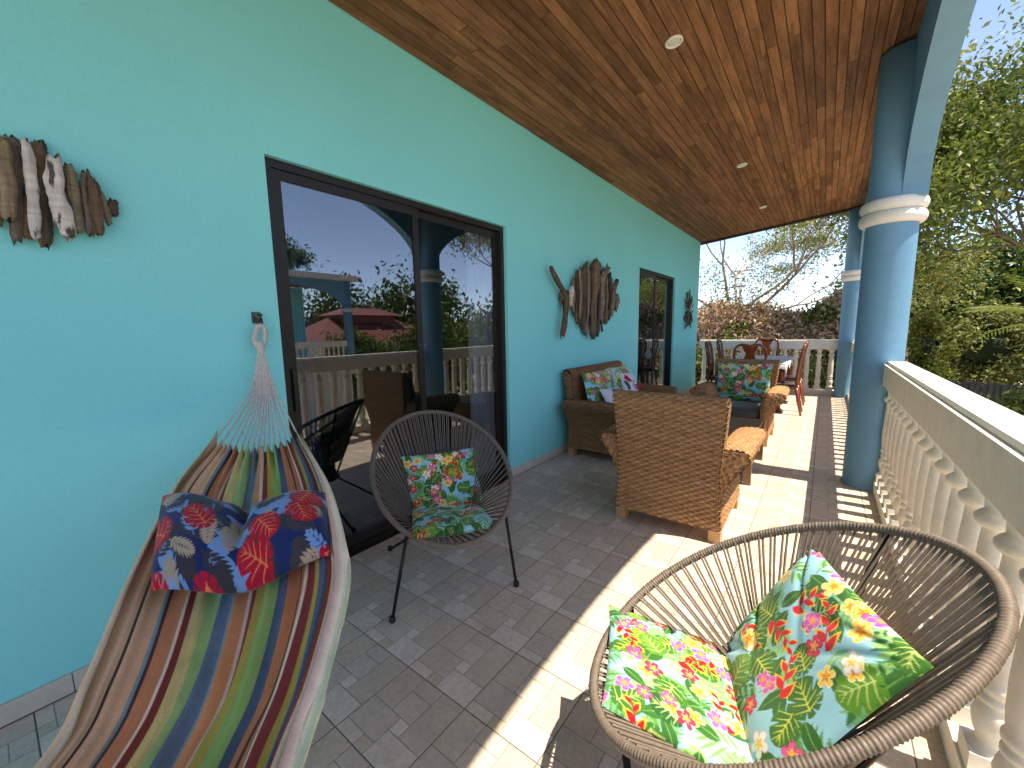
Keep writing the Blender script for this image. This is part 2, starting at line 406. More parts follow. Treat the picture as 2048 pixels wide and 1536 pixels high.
t_ = balustrade(YB, CY[0] - RC + .03, 'short balustrade stretch behind the viewer', [-2.4 + .2 * k for k in range(8)], 1); t_['kind'] = 'structure'; del t_['category']

# ================================================================== SLIDING DOORS and rooms
def door(yr, label, rlab, frac, hside):
    y0, y1, zt = yr; t = thing('sliding_door', label, 'door', (XW, 0, 0))
    m = MB(); w = .042; xa, xb = -.115, -.035
    m.box((xa, y0, .0), (xb, y0 + w, zt)); m.box((xa, y1 - w, .0), (xb, y1, zt)); m.box((xa, y0 + w, zt - w), (xb, y1 - w, zt)); m.box((xa, y0 + w, -.003), (xb, y1 - w, .03))
    m.build('door_frame', 'frame_bronze', t)
    ym = y0 + (y1 - y0) * frac
    for a, b, xc in ((y0 + w, ym + .03, -.060), (ym - .03, y1 - w, -.092)):
        pn = MB(); s = .05; zb, zc = .031, zt - w - .001; q = .012
        pn.box((xc - q, a, zb), (xc + q, a + s, zc)); pn.box((xc - q, b - s, zb), (xc + q, b, zc)); pn.box((xc - q, a + s, zc - s), (xc + q, b - s, zc)); pn.box((xc - q, a + s, zb), (xc + q, b - s, zb + .07))
        p = pn.build('door_panel', 'frame_bronze', t)
        gm = MB(); gm.box((xc - .003, a + s, zb + .07), (xc + .003, b - s, zc - s)); gm.build('pane', 'tinted_glass', p)
        if (hside == 0) == (xc > -.08):
            h = MB(); yy = a + .012 if hside == 0 else b - .040
            h.box((xc + q, yy, .98), (xc + q + .028, yy + .026, 1.22)); h.build('handle', 'black_plastic', p)
    return ym
ym1 = door(D1, 'near two-panel tinted sliding glass door with bronze frame behind the cord chair', '', .5, 0)
ym2 = door(D2, 'far tinted sliding glass door with dark blue curtain beside the driftwood fish', '', .47, 1)
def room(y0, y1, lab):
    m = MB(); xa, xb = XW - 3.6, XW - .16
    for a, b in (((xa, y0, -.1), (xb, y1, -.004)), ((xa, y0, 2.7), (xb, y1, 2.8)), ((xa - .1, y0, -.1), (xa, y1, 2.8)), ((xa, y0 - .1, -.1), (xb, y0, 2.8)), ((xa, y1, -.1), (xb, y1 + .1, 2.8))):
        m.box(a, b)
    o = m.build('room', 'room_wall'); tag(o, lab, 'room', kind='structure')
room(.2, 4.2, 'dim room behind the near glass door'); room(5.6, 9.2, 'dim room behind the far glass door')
def curtain(y0, y1, xc, m, lab, amp=.03, waves=9, z0=.04, z1=2.3):
    n = 120; u = np.linspace(0, 1, n); z = np.linspace(z0, z1, 16)
    P = np.zeros((16, n, 3))
    P[..., 1] = (y0 + (y1 - y0) * u)[None]; P[..., 2] = z[:, None]
    P[..., 0] = xc + amp * np.sin(u * waves * 2 * PI)[None] * (0.75 + .25 * np.cos(z * 3)[:, None]) + .01 * np.sin(u * 23)[None]
    me = gridmesh('curtain', P); o = link('curtain', me, m, None, None, True); md = o.modifiers.new('thick', 'SOLIDIFY'); md.thickness = .004
    tag(o, lab, 'curtain', 'curtains hanging inside the glass doors')
curtain(1.03, 1.26, XW - .17, 'curtain_blue', 'blue curtain inside the left edge of the near glass door')
curtain(2.62, 2.965, XW - .15, 'curtain_white', 'sheer white curtain inside the right edge of the near glass door', amp=.022, waves=6)
curtain(7.20, 7.75, XW - .17, 'curtain_blue', 'dark blue curtain inside the far glass door', waves=6)

# ================================================================== PRINTED CLOTH (colours painted per vertex)
class Canvas:
    def __init__(s, n, bg): s.n = n; s.a = np.zeros((n, n, 3), np.float32); s.a[:] = bg
    def poly(s, pts, col):
        p = np.asarray(pts, float); n = s.n
        x0, y0 = np.floor(p.min(0)).astype(int); x1, y1 = np.ceil(p.max(0)).astype(int) + 1
        x0, y0 = max(x0, 0), max(y0, 0); x1, y1 = min(x1, n), min(y1, n)
        if x0 >= x1 or y0 >= y1: return
        X, Y = np.meshgrid(np.arange(x0, x1) + .5, np.arange(y0, y1) + .5)
        ins = np.zeros(X.shape, bool); q = np.roll(p, -1, 0)
        for (ax, ay), (bx_, by) in zip(p, q):
            if ay == by: continue
            c = (ay > Y) != (by > Y); ins ^= c & (X < (bx_ - ax) * (Y - ay) / (by - ay) + ax)
        s.a[y0:y1, x0:x1][ins] = col
    def line(s, p, q, w0, w1, col):
        p = np.asarray(p, float); q = np.asarray(q, float); d = q - p; d /= np.linalg.norm(d) + 1e-9; n = np.array([-d[1], d[0]])
        s.poly([p + n * w0 / 2, q + n * w1 / 2, q - n * w1 / 2, p - n * w0 / 2], col)
    def leaf(s, p, ang, L, w, col, vein=None):
        u = np.linspace(0, 1, 9); h = w / 2 * np.sin(PI * u ** .8); d = np.array([math.cos(ang), math.sin(ang)]); n = np.array([-d[1], d[0]])
        P = np.asarray(p, float)
        s.poly([P + d * L * a + n * b for a, b in zip(u, h)] + [P + d * L * a - n * b for a, b in zip(u[::-1], h[::-1])], col)
        if vein is not None: s.line(P, P + d * L * .95, w * .10, 1, vein)
    def frond(s, p, ang, L, w, col, col2=None, n=14, curve=.5):
        P = np.asarray(p, float)
        for i in range(n):
            u = (i + 1) / n; a = ang + curve * u; Q = P + np.array([math.cos(ang + curve * u * .5), math.sin(ang + curve * u * .5)]) * L * u
            l = w * math.sin(PI * (.12 + .8 * u)) * 1.0
            for sd in (-1, 1): s.leaf(Q, a + sd * (1.0 - .35 * u), l, max(3.5, L / n * .85), col if (i + (sd > 0)) % 2 or col2 is None else col2)
        s.line(P, Q, 3.5, 1.5, col2 if col2 is not None else col)
    def monstera(s, c, R, ang, col, vein):
        c = np.asarray(c, float); pts = []
        for t in np.linspace(-PI, PI, 96, endpoint=False):
            r_ = R * (.72 + .28 * math.cos(t)) * (1.05 - .12 * abs(math.sin(t)))
            ph = (abs(t) / PI * 5.2) % 1.0
            if .30 < ph < .46 and .35 < abs(t) < 2.7: r_ *= .55
            pts.append(c + r_ * 1.15 * np.array([math.cos(t + ang), math.sin(t + ang)]))
        s.poly(pts, col)
        b0 = c - R * .3 * np.array([math.cos(ang), math.sin(ang)]); e0 = c + R * 1.05 * np.array([math.cos(ang), math.sin(ang)])
        s.line(b0, e0, 4, 1.5, vein)
        for k in range(5):
            for sd in (-1, 1):
                o = b0 + (e0 - b0) * (k + .3) / 5.6; a = ang + sd * (1.25 - .17 * k)
                s.line(o, o + R * (.80 - .09 * k) * np.array([math.cos(a), math.sin(a)]), 3.4, 1.0, vein)
    def flower(s, c, R, col, mid, edge, rot):
        c = np.asarray(c, float)
        def petal(a, L, w, col_):
            q = np.linspace(0, 2 * PI, 14, endpoint=False); d = np.array([math.cos(a), math.sin(a)]); n_ = np.array([-d[1], d[0]])
            s.poly([c + d * L * (.5 + .5 * math.cos(v)) + n_ * w * .5 * math.sin(v) * (.72 + .34 * math.cos(v) + .10 * math.sin(v)) for v in q], col_)
        for k in range(5):
            petal(rot + k * 2 * PI / 5, R * 1.04, R * .92, edge)
        for k in range(5):
            a = rot + k * 2 * PI / 5
            petal(a + .05, R * .95, R * .76, col); s.leaf(c, a, R * .55, R * .26, mid)
    def heliconia(s, p, ang, L, red, tip):
        P = np.asarray(p, float); d = np.array([math.cos(ang), math.sin(ang)]); n = 6
        for i in range(n):
            Q = P + d * L * i / n; sd = 1 if i % 2 else -1; l = L * (.36 - .03 * i)
            s.leaf(Q, ang + sd * .75, l * 1.22, l * .56, tip); s.leaf(Q, ang + sd * .72, l * .98, l * .46, red)
        s.line(P, P + d * L * .9, 5, 3, red)
def g3(*c): return np.array(srgb(*c), np.float32)
def tropical(n=640, seed=1, base=(150, 205, 222)):
    R = random.Random(seed); c = Canvas(n, g3(*base)); k = n / 640
    greens = [g3(86, 146, 66), g3(116, 176, 92), g3(52, 112, 60), g3(150, 196, 112), g3(110, 176, 126), g3(150, 204, 160)]
    def spots(m, jit): 
        st = n / m
        return [(st * (i + .5) + R.uniform(-jit, jit) * st, st * (j + .5) + R.uniform(-jit, jit) * st) for i in range(m) for j in range(m)]
    for p in spots(6, .35): c.frond(p, R.uniform(0, 6.3), R.uniform(110, 160) * k, R.uniform(56, 78) * k, R.choice(greens), R.choice(greens), 11, R.uniform(-.7, .7))
    for p in spots(7, .4): c.leaf(p, R.uniform(0, 6.3), 85 * k, 38 * k, g3(48, 104, 44), g3(110, 160, 80))
    for p in spots(6, .42):
        if R.random() < .3: continue
        c.monstera(p, R.uniform(46, 62) * k, R.uniform(0, 6.3), R.choice([g3(58, 116, 44), g3(88, 142, 46), g3(30, 88, 46)]), R.choice([g3(214, 216, 92), g3(190, 206, 120)]))
    for p in spots(4, .42):
        if R.random() < .25: continue
        a = R.uniform(0, 6.3); c.heliconia(p, a, R.uniform(105, 135) * k, g3(214, 30, 46), g3(246, 190, 52))
    pal = [(g3(232, 92, 150), g3(250, 186, 70), g3(196, 44, 110)), (g3(248, 242, 236), g3(250, 206, 84), g3(236, 200, 196)), (g3(250, 208, 96), g3(240, 140, 44), g3(255, 240, 190)),
           (g3(206, 92, 178), g3(248, 150, 70), g3(240, 170, 210)), (g3(224, 52, 92), g3(250, 170, 90), g3(170, 20, 60))]
    for p in spots(5, .36):
        if R.random() < .35: continue
        for q in range(R.choice([2, 3, 3, 4])):
            a = R.uniform(0, 6.3); f = R.choice(pal)
            c.flower((p[0] + 34 * k * math.cos(a + q * 2), p[1] + 34 * k * math.sin(a + q * 2)), R.uniform(22, 31) * k, f[0], f[1], f[2], R.uniform(0, 6))
    return c.a
def navy_print(n=640, seed=5):
    R = random.Random(seed); c = Canvas(n, g3(22, 44, 96)); k = n / 640
    def spots(m, jit):
        st = n / m
        return [(st * (i + .5) + R.uniform(-jit, jit) * st, st * (j + .5) + R.uniform(-jit, jit) * st) for i in range(m) for j in range(m)]
    for p in spots(4, .4):
        for q in range(5): c.leaf((p[0], p[1]), R.uniform(0, 6.3), R.uniform(60, 105) * k, 44 * k, g3(112, 150, 200))
    for p in spots(7, .4): c.frond(p, R.uniform(0, 6.3), 95 * k, 50 * k, R.choice([g3(66, 62, 64), g3(58, 54, 60)]), None, 8, R.uniform(-.5, .5))
    for p in spots(5, .4): c.frond(p, R.uniform(0, 6.3), 84 * k, 36 * k, R.choice([g3(170, 150, 124), g3(186, 160, 136)]), None, 8, R.uniform(-.5, .5))
    for p in spots(4, .4): c.frond(p, R.uniform(0, 6.3), 80 * k, 40 * k, g3(120, 158, 206), None, 5, .2)
    for p in spots(4, .30): c.monstera(p, R.uniform(62, 74) * k, R.uniform(0, 6.3), g3(188, 22, 48), g3(244, 132, 84))
    return c.a
TROP = [tropical(seed=s) for s in (1, 2, 3, 4)]; NAVY = navy_print()
def sample(img, U, V):
    n = img.shape[0]; x = np.clip(U * n - .5, 0, n - 1.001); y = np.clip(V * n - .5, 0, n - 1.001); i = x.astype(int); j = y.astype(int); a = (x - i)[..., None]; b = (y - j)[..., None]
    return (img[j, i] * (1 - a) * (1 - b) + img[j, i + 1] * a * (1 - b) + img[j + 1, i] * (1 - a) * b + img[j + 1, i + 1] * a * b)
def wr(U, V, seed, n=7):
    """smooth random wrinkle field"""
    R = np.random.RandomState(seed); h = np.zeros_like(U)
    for _ in range(n):
        a = R.uniform(0, 6.3); fq = R.uniform(4, 15); h += np.sin(fq * (U * math.cos(a) + V * math.sin(a)) + R.uniform(0, 6) + 1.5 * np.sin(3 * U + R.uniform(0, 6))) / fq
    return h
def pad(name, corners, th, img, parent, n=140, uv=(0, 1, 0, 1), seed=1, sag=0.0, crease=None, flipv=False, back=True):
    """corners: P00,P10,P11,P01 (u along first edge, v towards the last)"""
    u = np.linspace(0, 1, n); U, V = np.meshgrid(u, u)
    P00, P10, P11, P01 = [np.asarray(q, float) for q in corners]
    B = ((1 - U) * (1 - V))[..., None] * P00 + (U * (1 - V))[..., None] * P10 + (U * V)[..., None] * P11 + ((1 - U) * V)[..., None] * P01
    nrm = np.cross(P10 - P00, P01 - P00); nrm /= np.linalg.norm(nrm)
    a = 2 * U - 1; b = 2 * V - 1
    e = np.clip((1 - np.abs(a) ** 3.2) * (1 - np.abs(b) ** 3.2), 0, 1) ** .62
    # edges of a stuffed cushion draw in between the corners
    ctr = (P00 + P10 + P11 + P01) / 4
    pull = .045 * ((1 - a * a) * b ** 4 + (1 - b * b) * a ** 4)
    B = B + (ctr - B) * pull[..., None]
    w = wr(U, V, seed)
    if crease is not None: e = e * (1 - .72 * np.exp(-((U - crease) / .055) ** 2))
    off = sag * (1 - a * a) * (1 - b * b)
    fade = np.clip(np.minimum(np.minimum(U, 1 - U), np.minimum(V, 1 - V)) * 12, 0, 1)
    fan = np.zeros_like(U)                      # creases running in from the corners and edges
    Rw = np.random.RandomState(seed + 500)
    for _ in range(9):
        cx, cy = [(0, 0), (1, 0), (0, 1), (1, 1), (.5, 0), (0, .5), (1, .5)][Rw.randint(7)]; aa = math.atan2(.5 - cy, .5 - cx) + Rw.uniform(-.5, .5)
        dx, dy = U - cx, V - cy; al = dx * math.cos(aa) + dy * math.sin(aa); ac = -dx * math.sin(aa) + dy * math.cos(aa)
        fan -= np.exp(-(ac / (.016 + .03 * np.clip(al, 0, 1))) ** 2) * np.clip(al * 8, 0, 1) * np.exp(-np.clip(al, 0, 2) / Rw.uniform(.14, .4)) * (al > 0)
    T = B + nrm * (th * e + .17 * th * w * fade + .20 * th * fan * fade - off)[..., None]
    Bk = B + nrm * (-.55 * th * e - off - .0005)[..., None]
    uu = uv[0] + (uv[1] - uv[0]) * U; vv = uv[2] + (uv[3] - uv[2]) * V
    col = sample(img, uu, vv)
    seam = ((U < .006) | (U > .994) | (V < .006) | (V > .994))
    m1 = gridmesh(name, T, col)
    o = link(name, m1, 'print_fabric', parent, None, True)
    kk = max(1, n // 40); m2 = gridmesh(name + '_underside', Bk[::kk, ::kk][:, ::-1] if False else Bk[::kk, ::kk], col[::kk, ::kk])
    # join underside into the same mesh
    import bmesh
    b_ = bmesh.new(); b_.from_mesh(m1); b_.from_mesh(m2); b_.to_mesh(m1); b_.free(); bpy.data.meshes.remove(m2)
    m1.polygons.foreach_set('use_smooth', np.ones(len(m1.polygons), bool))
    return o

# ================================================================== CORD CHAIRS
RL, RW, RT, RZ, RE, RB = .951, .737, .545, .439, .082, -.123
def rim_pt(t):
    t = np.asarray(t, float); v = RL / 2 * (1 - np.cos(t)); d_ = v - RL / 2
    return np.stack([-d_ * math.cos(RT), RW / 2 * np.sin(t) * (1 + RE * np.cos(t)), RZ + v * math.sin(RT) + RB * d_ * d_], -1)
HUB = np.array([-.10, 0, .285])
def cord_chair(loc, th, label):
    t = thing('cord_chair', label, 'chair', loc, th, 'round cord lounge chairs')
    # wrapped rim: every winding of cord is modelled
    nc = 300; per = 4; n = nc * per; ns = 10
    tt = np.linspace(0, 2 * PI, 4000); pp = rim_pt(tt); s = np.r_[0, np.cumsum(np.linalg.norm(np.diff(pp, axis=0), axis=1))]
    tk = np.interp(np.linspace(0, s[-1], n, endpoint=False), s, tt); C = rim_pt(tk)
    T = np.roll(C, -1, 0) - np.roll(C, 1, 0); T /= np.linalg.norm(T, axis=1, keepdims=True)
    A = np.cross(T, (0, 0, 1.0)); A /= np.linalg.norm(A, axis=1, keepdims=True); Bn = np.cross(T, A)
    rr = 0.0105 + .0032 * np.abs(np.sin(PI * (np.arange(n) + .5) / per)) + .0012 * np.repeat(np.random.RandomState(3).rand(nc), per)
    ph = 2 * PI * np.arange(ns) / ns
    P = C[:, None] + rr[:, None, None] * (np.cos(ph)[None, :, None] * A[:, None] + np.sin(ph)[None, :, None] * Bn[:, None])
    link('rim', gridmesh('rim', P, None, True, True), 'cord', t, None, True)
    # cords from the rim to the hub
    m = MB(); N = 74; R = random.Random(4)
    m2 = MB()
    for k in range(N):
        a = 2 * PI * (k + R.uniform(-.12, .12)) / N
        q = rim_pt(a); h = HUB + np.array([.085 * math.cos(a + PI), .10 * math.sin(a), .012])
        din = (HUB - q) / np.linalg.norm(HUB - q)
        mid = (q + h) / 2 + np.array([0, 0, -.012])
        for dd in (-.0058, .0058):
            sd = np.cross(din, (0, 0, 1)); sd /= np.linalg.norm(sd) + 1e-9
            m.tube([q + din * .012 + sd * dd + np.array([0, 0, .012]), mid + sd * dd * .7, h + sd * dd * .3], .0036, 5, cap=False)
    m.build('cord_web', 'cord', t, True)
    m = MB(); m.tube([HUB + np.array([.085 * math.cos(a), .10 * math.sin(a), .008]) for a in np.linspace(0, 2 * PI, 25)], .009, 8); m.build('hub_ring', 'steel_black', t, True)
    for sd in (-1, 1):
        for foot, top in (((.243, .335 * sd, .008), rim_pt(sd * .70) - np.array([0, 0, .012])), ((-.45, .26 * sd, .008), HUB + np.array([.02, .095 * sd, .004]))):
            m = MB(); m.tube([foot, np.asarray(top)], .0085, 8); lg = m.build('leg', 'steel_black', t, True)
            m = MB(); m.lathe([(.004, 0), (.013, .001), (.017, .010), (.016, .022), (.010, .032), (.004, .034)], 12, (foot[0], foot[1], 0)); m.build('foot_cap', 'black_plastic', lg, True)
        m = MB(); m.tube([HUB + np.array([-.03, .09 * sd, .006]), rim_pt(PI - sd * .58) - np.array([0, 0, .01])], .0085, 8); m.build('back_strut', 'steel_black', t, True)
    return t
C1 = (-1.654, 1.502); TH1 = math.radians(-29.2); C2 = (-.0899, 1.1274); TH2 = math.radians(199.77)
cord_chair((*C1, 0), TH1, 'brown cord chair standing in front of the near glass door')
cord_chair((*C2, 0), TH2, 'brown cord chair in the right foreground beside the railing')
def chair_cushion(loc, th, crease, top, front, label, imgs, n, seed):
    """rows given as (left, right) points in the chair's frame"""
    t = thing('floral_cushion', label, 'cushion', (*loc, 0), th, 'folded floral chair cushions')
    (cl, cr), (tl, tr_), (fl_, fr_) = crease, top, front
    bl_, br_ = [np.array(q) + np.array((-.012, 0, -.03)) for q in (cl, cr)]
    pad('back_pad', [bl_, br_, tr_, tl], 0.06, imgs[0], t, n, seed=seed, sag=.03, uv=(.05, .83, .05, .76))
    c2 = [np.array(q) + np.array((-.045, 0, -.012)) for q in (cl, cr)]
    pad('seat_pad', [fl_, fr_, c2[1], c2[0]], .055, imgs[1], t, n, seed=seed + 1, sag=.02, uv=(.08, .86, .15, .78))
    return t
# frame: x forward, y to the chair's left
chair_cushion(C1, TH1, [(-.05, -.165, .400), (-.05, .262, .375)], [(-.205, -.192, .695), (-.205, .275, .693)], [(.37, -.255, .475), (.36, .20, .435)],
              'floral cushion folded on the cord chair before the glass door', (TROP[0], TROP[1]), 150, 11)
chair_cushion(C2, TH2, [(.04, -.27, .385), (.04, .20, .375)], [(-.215, -.305, .755), (-.255, .175, .76)], [(.385, -.255, .462), (.375, .125, .440)],
              'sunlit floral cushion folded on the foreground cord chair', (TROP[2], TROP[3]), 220, 21)

# ================================================================== WICKER SUITE
WP, WS, WA = .0175, .0350, .0090
wtone = np.random.RandomState(8)
def weave(base_fn, lu, lv, jitter=0.0):
    """base_fn(u,v)->(n,m,3) on a 0..1 grid; rows run along v, stacked along u"""
    nr = max(2, int(round(lu / WP))); ns = max(2, int(round(lv / WS)))
    u = np.linspace(0, 1, nr * 3 + 1); v = np.linspace(0, 1, ns * 4 + 1); U, V = np.meshgrid(u, v, indexing='ij')
    P = base_fn(U, V); N = gnormals(P)
    ru = U * nr; row = np.minimum(np.floor(ru), nr - 1); fr = ru - row
    bulge = np.sqrt(np.clip(1 - (2 * fr - 1) ** 2, 0, 1))
    h = bulge * (WA * np.cos(PI * V * ns + PI * row) + .0025) - .0075 * (1 - bulge)
    tone = (1 + .22 * (wtone.rand(nr) - .5))[np.clip(row.astype(int), 0, nr - 1)]
    tone2 = tone * (1 + .10 * np.sin(9 * V * lv * 3 + row * 1.7))
    c = np.array([.385, .205, .092])[None, None] * tone2[..., None]
    return P + N * h[..., None], c
WSHADE = 1.0
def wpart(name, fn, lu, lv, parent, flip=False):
    P, c = weave(fn, lu, lv); c = c * WSHADE
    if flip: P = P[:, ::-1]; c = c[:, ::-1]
    return link(name, gridmesh(name, P, c), 'wicker', parent, None, True)
def lerp(a, b, t): return a + (b - a) * t
def curve_fn(pts, n=200):
    c = catmull(pts, n); s = np.r_[0, np.cumsum(np.linalg.norm(np.diff(c, axis=0), axis=1))]
    return (lambda t: np.stack([np.interp(t * s[-1], s, c[:, k]) for k in range(c.shape[1])], -1)), s[-1]
DEP = .74
def wicker_seat(hw, name, label, cat, loc, rz, group=None):
    t = thing(name, label, cat, loc, rz, group)
    # back (outer face, roll, inner face); width varies with height
    prof, L = curve_fn([(.0, .09), (-.002, .30), (-.006, .50), (-.03, .80), (-.045, .92), (-.035, .958), (-.005, .968), (.03, .955), (.055, .90), (.07, .70), (.085, .50), (.095, .33)])
    wz = lambda z: hw + np.interp(z, [.09, .3, .5, .75, .97], [0, -.018, -.020, .0, .018])
    def backf(U, V):
        q = prof(U); return np.stack([(2 * V - 1) * wz(q[..., 1]), q[..., 0], q[..., 1]], -1)
    wpart('back', backf, L, 2 * hw, t)
    for sd in (-1, 1):
        def capf(U, V, sd=sd):
            z = .09 + U * .868; yo = np.interp(z, [.09, .5, .8, .92, .96], [0, -.006, -.03, -.045, -.02]); yi = np.interp(z, [.09, .5, .7, .9, .96], [.10, .085, .07, .055, .0])
            return np.stack([sd * (wz(z) + .004 * np.sin(PI * V)), lerp(yo, yi, V), z], -1)
        wpart('back_edge', capf, .87, .10, t, flip=sd > 0)
        ap = [(hw, .09), (hw - .008, .22), (hw - .004, .33), (hw + .036, .42), (hw + .088, .50), (hw + .136, .56), (hw + .152, .60), (hw + .130, .635), (hw + .06, .642), (hw - .02, .625), (hw - .065, .57), (hw - .08, .46), (hw - .08, .30)]
        pf, pl = curve_fn(ap)
        def flare(y): return 1.0
        def armf(U, V, sd=sd):
            q = pf(U); y = .02 + V * (DEP - .02)
            k = .92 + .10 * np.sin(np.clip(V, 0, 1) * PI * .62)     # the roll widens towards the front
            x = hw + (q[..., 0] - hw) * np.where(q[..., 0] > hw, k, 1.0)
            return np.stack([sd * x, y, q[..., 1] + .012 * np.sin(V * PI)], -1)
        wpart('arm', armf, pl, DEP, t, flip=sd > 0)
        # rounded ends of the arm
        for end, yy in ((0, .02), (1, DEP)):
            def endf(U, V, sd=sd, end=end, yy=yy):
                q = pf(V); k = 1.0 if end else .80
                x = hw + (q[..., 0] - hw) * np.where(q[..., 0] > hw, .92 + .10 * math.sin(PI * .62), 1.0)
                if not end: x = hw + (q[..., 0] - hw) * np.where(q[..., 0] > hw, .92, 1.0)
                spine = np.stack([np.full_like(x, hw - .035), np.clip(q[..., 1], .12, .585)], -1)
                zz = lerp(q[..., 1], spine[..., 1], U); xx = lerp(x, spine[..., 0], U)
                return np.stack([sd * xx, yy + (.03 if end else -.012) * np.sin(U * PI / 2), zz], -1)
            wpart('arm_end', endf, .09, pl, t, flip=(sd > 0) == bool(end))
    wpart('front_apron', lambda U, V: np.stack([(2 * V - 1) * (hw - .075), DEP - .01 + 0 * U, .09 + U * .235], -1), .235, 2 * hw - .15, t, flip=True)
    m = MB(); m.box((-hw + .01, .02, .092), (hw - .01, DEP - .02, .11)); m.box((-hw + .08, .06, .30), (hw - .08, DEP - .02, .325)); m.build('seat_deck', 'wood_leg', t)
    for sx in (-1, 1):
        for yy in (.045, DEP - .045):
            m = MB(); m.box((sx * (hw - .035) - .036, yy - .036, 0), (sx * (hw - .035) + .036, yy + .036, .105)); m.build('leg', 'wood_leg', t)
    return t
def stuffed_box(name, a, b, parent, m, rnd=.035, n=(26, 20, 10), puff=.02, img=None, seed=2):
    """box cushion with rounded edges"""
    a = np.array(a, float); b = np.array(b, float); c = (a + b) / 2; h = (b - a) / 2
    nu, nv = 90, 48
    th = np.linspace(0, 2 * PI, nu, endpoint=False); ph = np.linspace(-PI / 2, PI / 2, nv)
    def se(v, e): return np.sign(v) * np.abs(v) ** e
    PH, TH = np.meshgrid(ph, th, indexing='ij')
    e = .28
    X = se(np.cos(PH), e) * se(np.cos(TH), e); Y = se(np.cos(PH), e) * se(np.sin(TH), e); Z = se(np.sin(PH), e)
    w = wr(X, Y + Z, seed)
    P = np.stack([c[0] + h[0] * X, c[1] + h[1] * Y, c[2] + (h[2] + puff * (1 - X ** 4) * (1 - Y ** 4)) * Z * (1 + .06 * w)], -1)
    return link(name, gridmesh(name, P[:, ::-1], None, False, True), m, parent, None, True)
ARM = 'wicker armchairs facing each other'
AC1 = (-.815, 2.79, 0); AC2 = (-.815, 6.21, 0); SOF = (-2.235, 4.63, 0)
wa = wicker_seat(.355, 'wicker_armchair', 'woven wicker armchair seen from behind in the middle of the veranda', 'armchair', AC1, 0, ARM)
wb = copy_tree(wa); wb.location = AC2; wb.rotation_euler = (0, 0, PI); wb['label'] = 'woven wicker armchair facing the viewer in front of the dining table'
WSHADE = np.array([.66, .60, .55])  # shade by the wall put into the loveseat's wicker colour
wicker_seat(.70, 'wicker_loveseat', 'woven wicker loveseat with shade-darkened colour against the turquoise wall', 'sofa', SOF, -PI / 2)
WSHADE = 1.0
def seat_cushion(loc, rz, hw, lab):
    t = thing('seat_cushion', lab, 'cushion', loc, rz, 'grey seat cushions'); stuffed_box('cover', (-hw, .13, .325), (hw, DEP - .005, .43), t, 'grey_fabric')
seat_cushion(AC1, 0, .265, 'grey seat cushion inside the armchair seen from behind')
seat_cushion(AC2, PI, .265, 'dark grey seat cushion on the armchair before the dining table')
seat_cushion(SOF, -PI / 2, .61, 'grey seat cushion along the wicker loveseat')
def back_cushion(loc, rz, x0, x1, lab, img, seed, n=110, rep=.74):
    t = thing('back_cushion', lab, 'cushion', loc, rz, 'floral back cushions')
    im = np.concatenate([img, img[:, ::-1]], 1) if False else img
    pad('cover', [(x1, .245, .44), (x0, .245, .44), (x0, .135, .93), (x1, .135, .93)], .075, im, t, n, seed=seed, uv=(0, rep, 0, rep))
back_cushion(AC1, 0, -.30, .335, 'floral back cushion just showing past the armchair seen from behind', TROP[1], 31)
back_cushion(AC2, PI, -.315, .315, 'floral back cushion on the armchair facing the viewer', TROP[0], 32, 150)
back_cushion(SOF, -PI / 2, -.10, .62, 'floral back cushion at the near end of the loveseat', TROP[3], 33, 150)
back_cushion(SOF, -PI / 2, -.62, -.11, 'floral back cushion at the far end of the loveseat', TROP[2], 34)

# throw pillows on the loveseat
def macaw_pillow():
    c = Canvas(400, g3(222, 220, 236))
    c.leaf((30, 330), -.35, 170, 70, g3(196, 26, 40)); c.leaf((60, 360), -.75, 120, 60, g3(176, 20, 36)); c.leaf((20, 300), -1.0, 150, 50, g3(60, 90, 60)); c.leaf((40, 250), -1.2, 130, 24, g3(46, 72, 120))
    for a in np.linspace(-2.6, .2, 10): c.leaf((60, 120), a, 100, 12, g3(70, 110, 70))
    for a in (-.9, -.6, -.3): c.leaf((150, 250), a, 140, 14, g3(150, 150, 190))
    c.leaf((215, 250), .9, 44, 38, g3(186, 30, 44)); c.leaf((330, 60), .4, 50, 30, g3(206, 40, 90)); c.leaf((10, 390), 0, 390, 10, g3(232, 190, 100))
    return c.a
tp = thing('printed_pillow', 'white pillow with red macaw print and red lettering on the loveseat', 'pillow', SOF, -PI / 2)
pc = [(-.20, .34, .45), (-.58, .36, .44), (-.60, .22, .84), (-.22, .20, .86)]
pad('cover', pc, .07, macaw_pillow(), tp, 130, seed=41)
def lettering(txt, parent, origin, xd, yd, size, m):
    cu = bpy.data.curves.new('lettering', 'FONT'); cu.body = txt; cu.size = size; cu.shear = .35; cu.extrude = .0004; cu.offset = .004
    o = bpy.data.objects.new('tmp', cu); COL.objects.link(o)
    dg = bpy.context.evaluated_depsgraph_get(); me = bpy.data.meshes.new_from_object(o.evaluated_get(dg)); bpy.data.objects.remove(o)
    me.materials.clear(); ob = link('lettering', me, m, parent)
    xd = Vector(xd).normalized(); yd = Vector(yd).normalized(); zd = xd.cross(yd)
    ob.matrix_local = Matrix(((xd.x, yd.x, zd.x, origin[0]), (xd.y, yd.y, zd.y, origin[1]), (xd.z, yd.z, zd.z, origin[2]), (0, 0, 0, 1)))
P00, P10, P11, P01 = [Vector(q) for q in pc]; xd = (P10 - P00); yd = (P01 - P00); nn = xd.normalized().cross(yd.normalized())
lettering('Costa', tp, P00 + xd * .52 + yd * .42 + nn * .074, xd, yd, .085, 'red_ink')
lettering('Rica', tp, P00 + xd * .60 + yd * .24 + nn * .073, xd, yd, .085, 'red_ink')
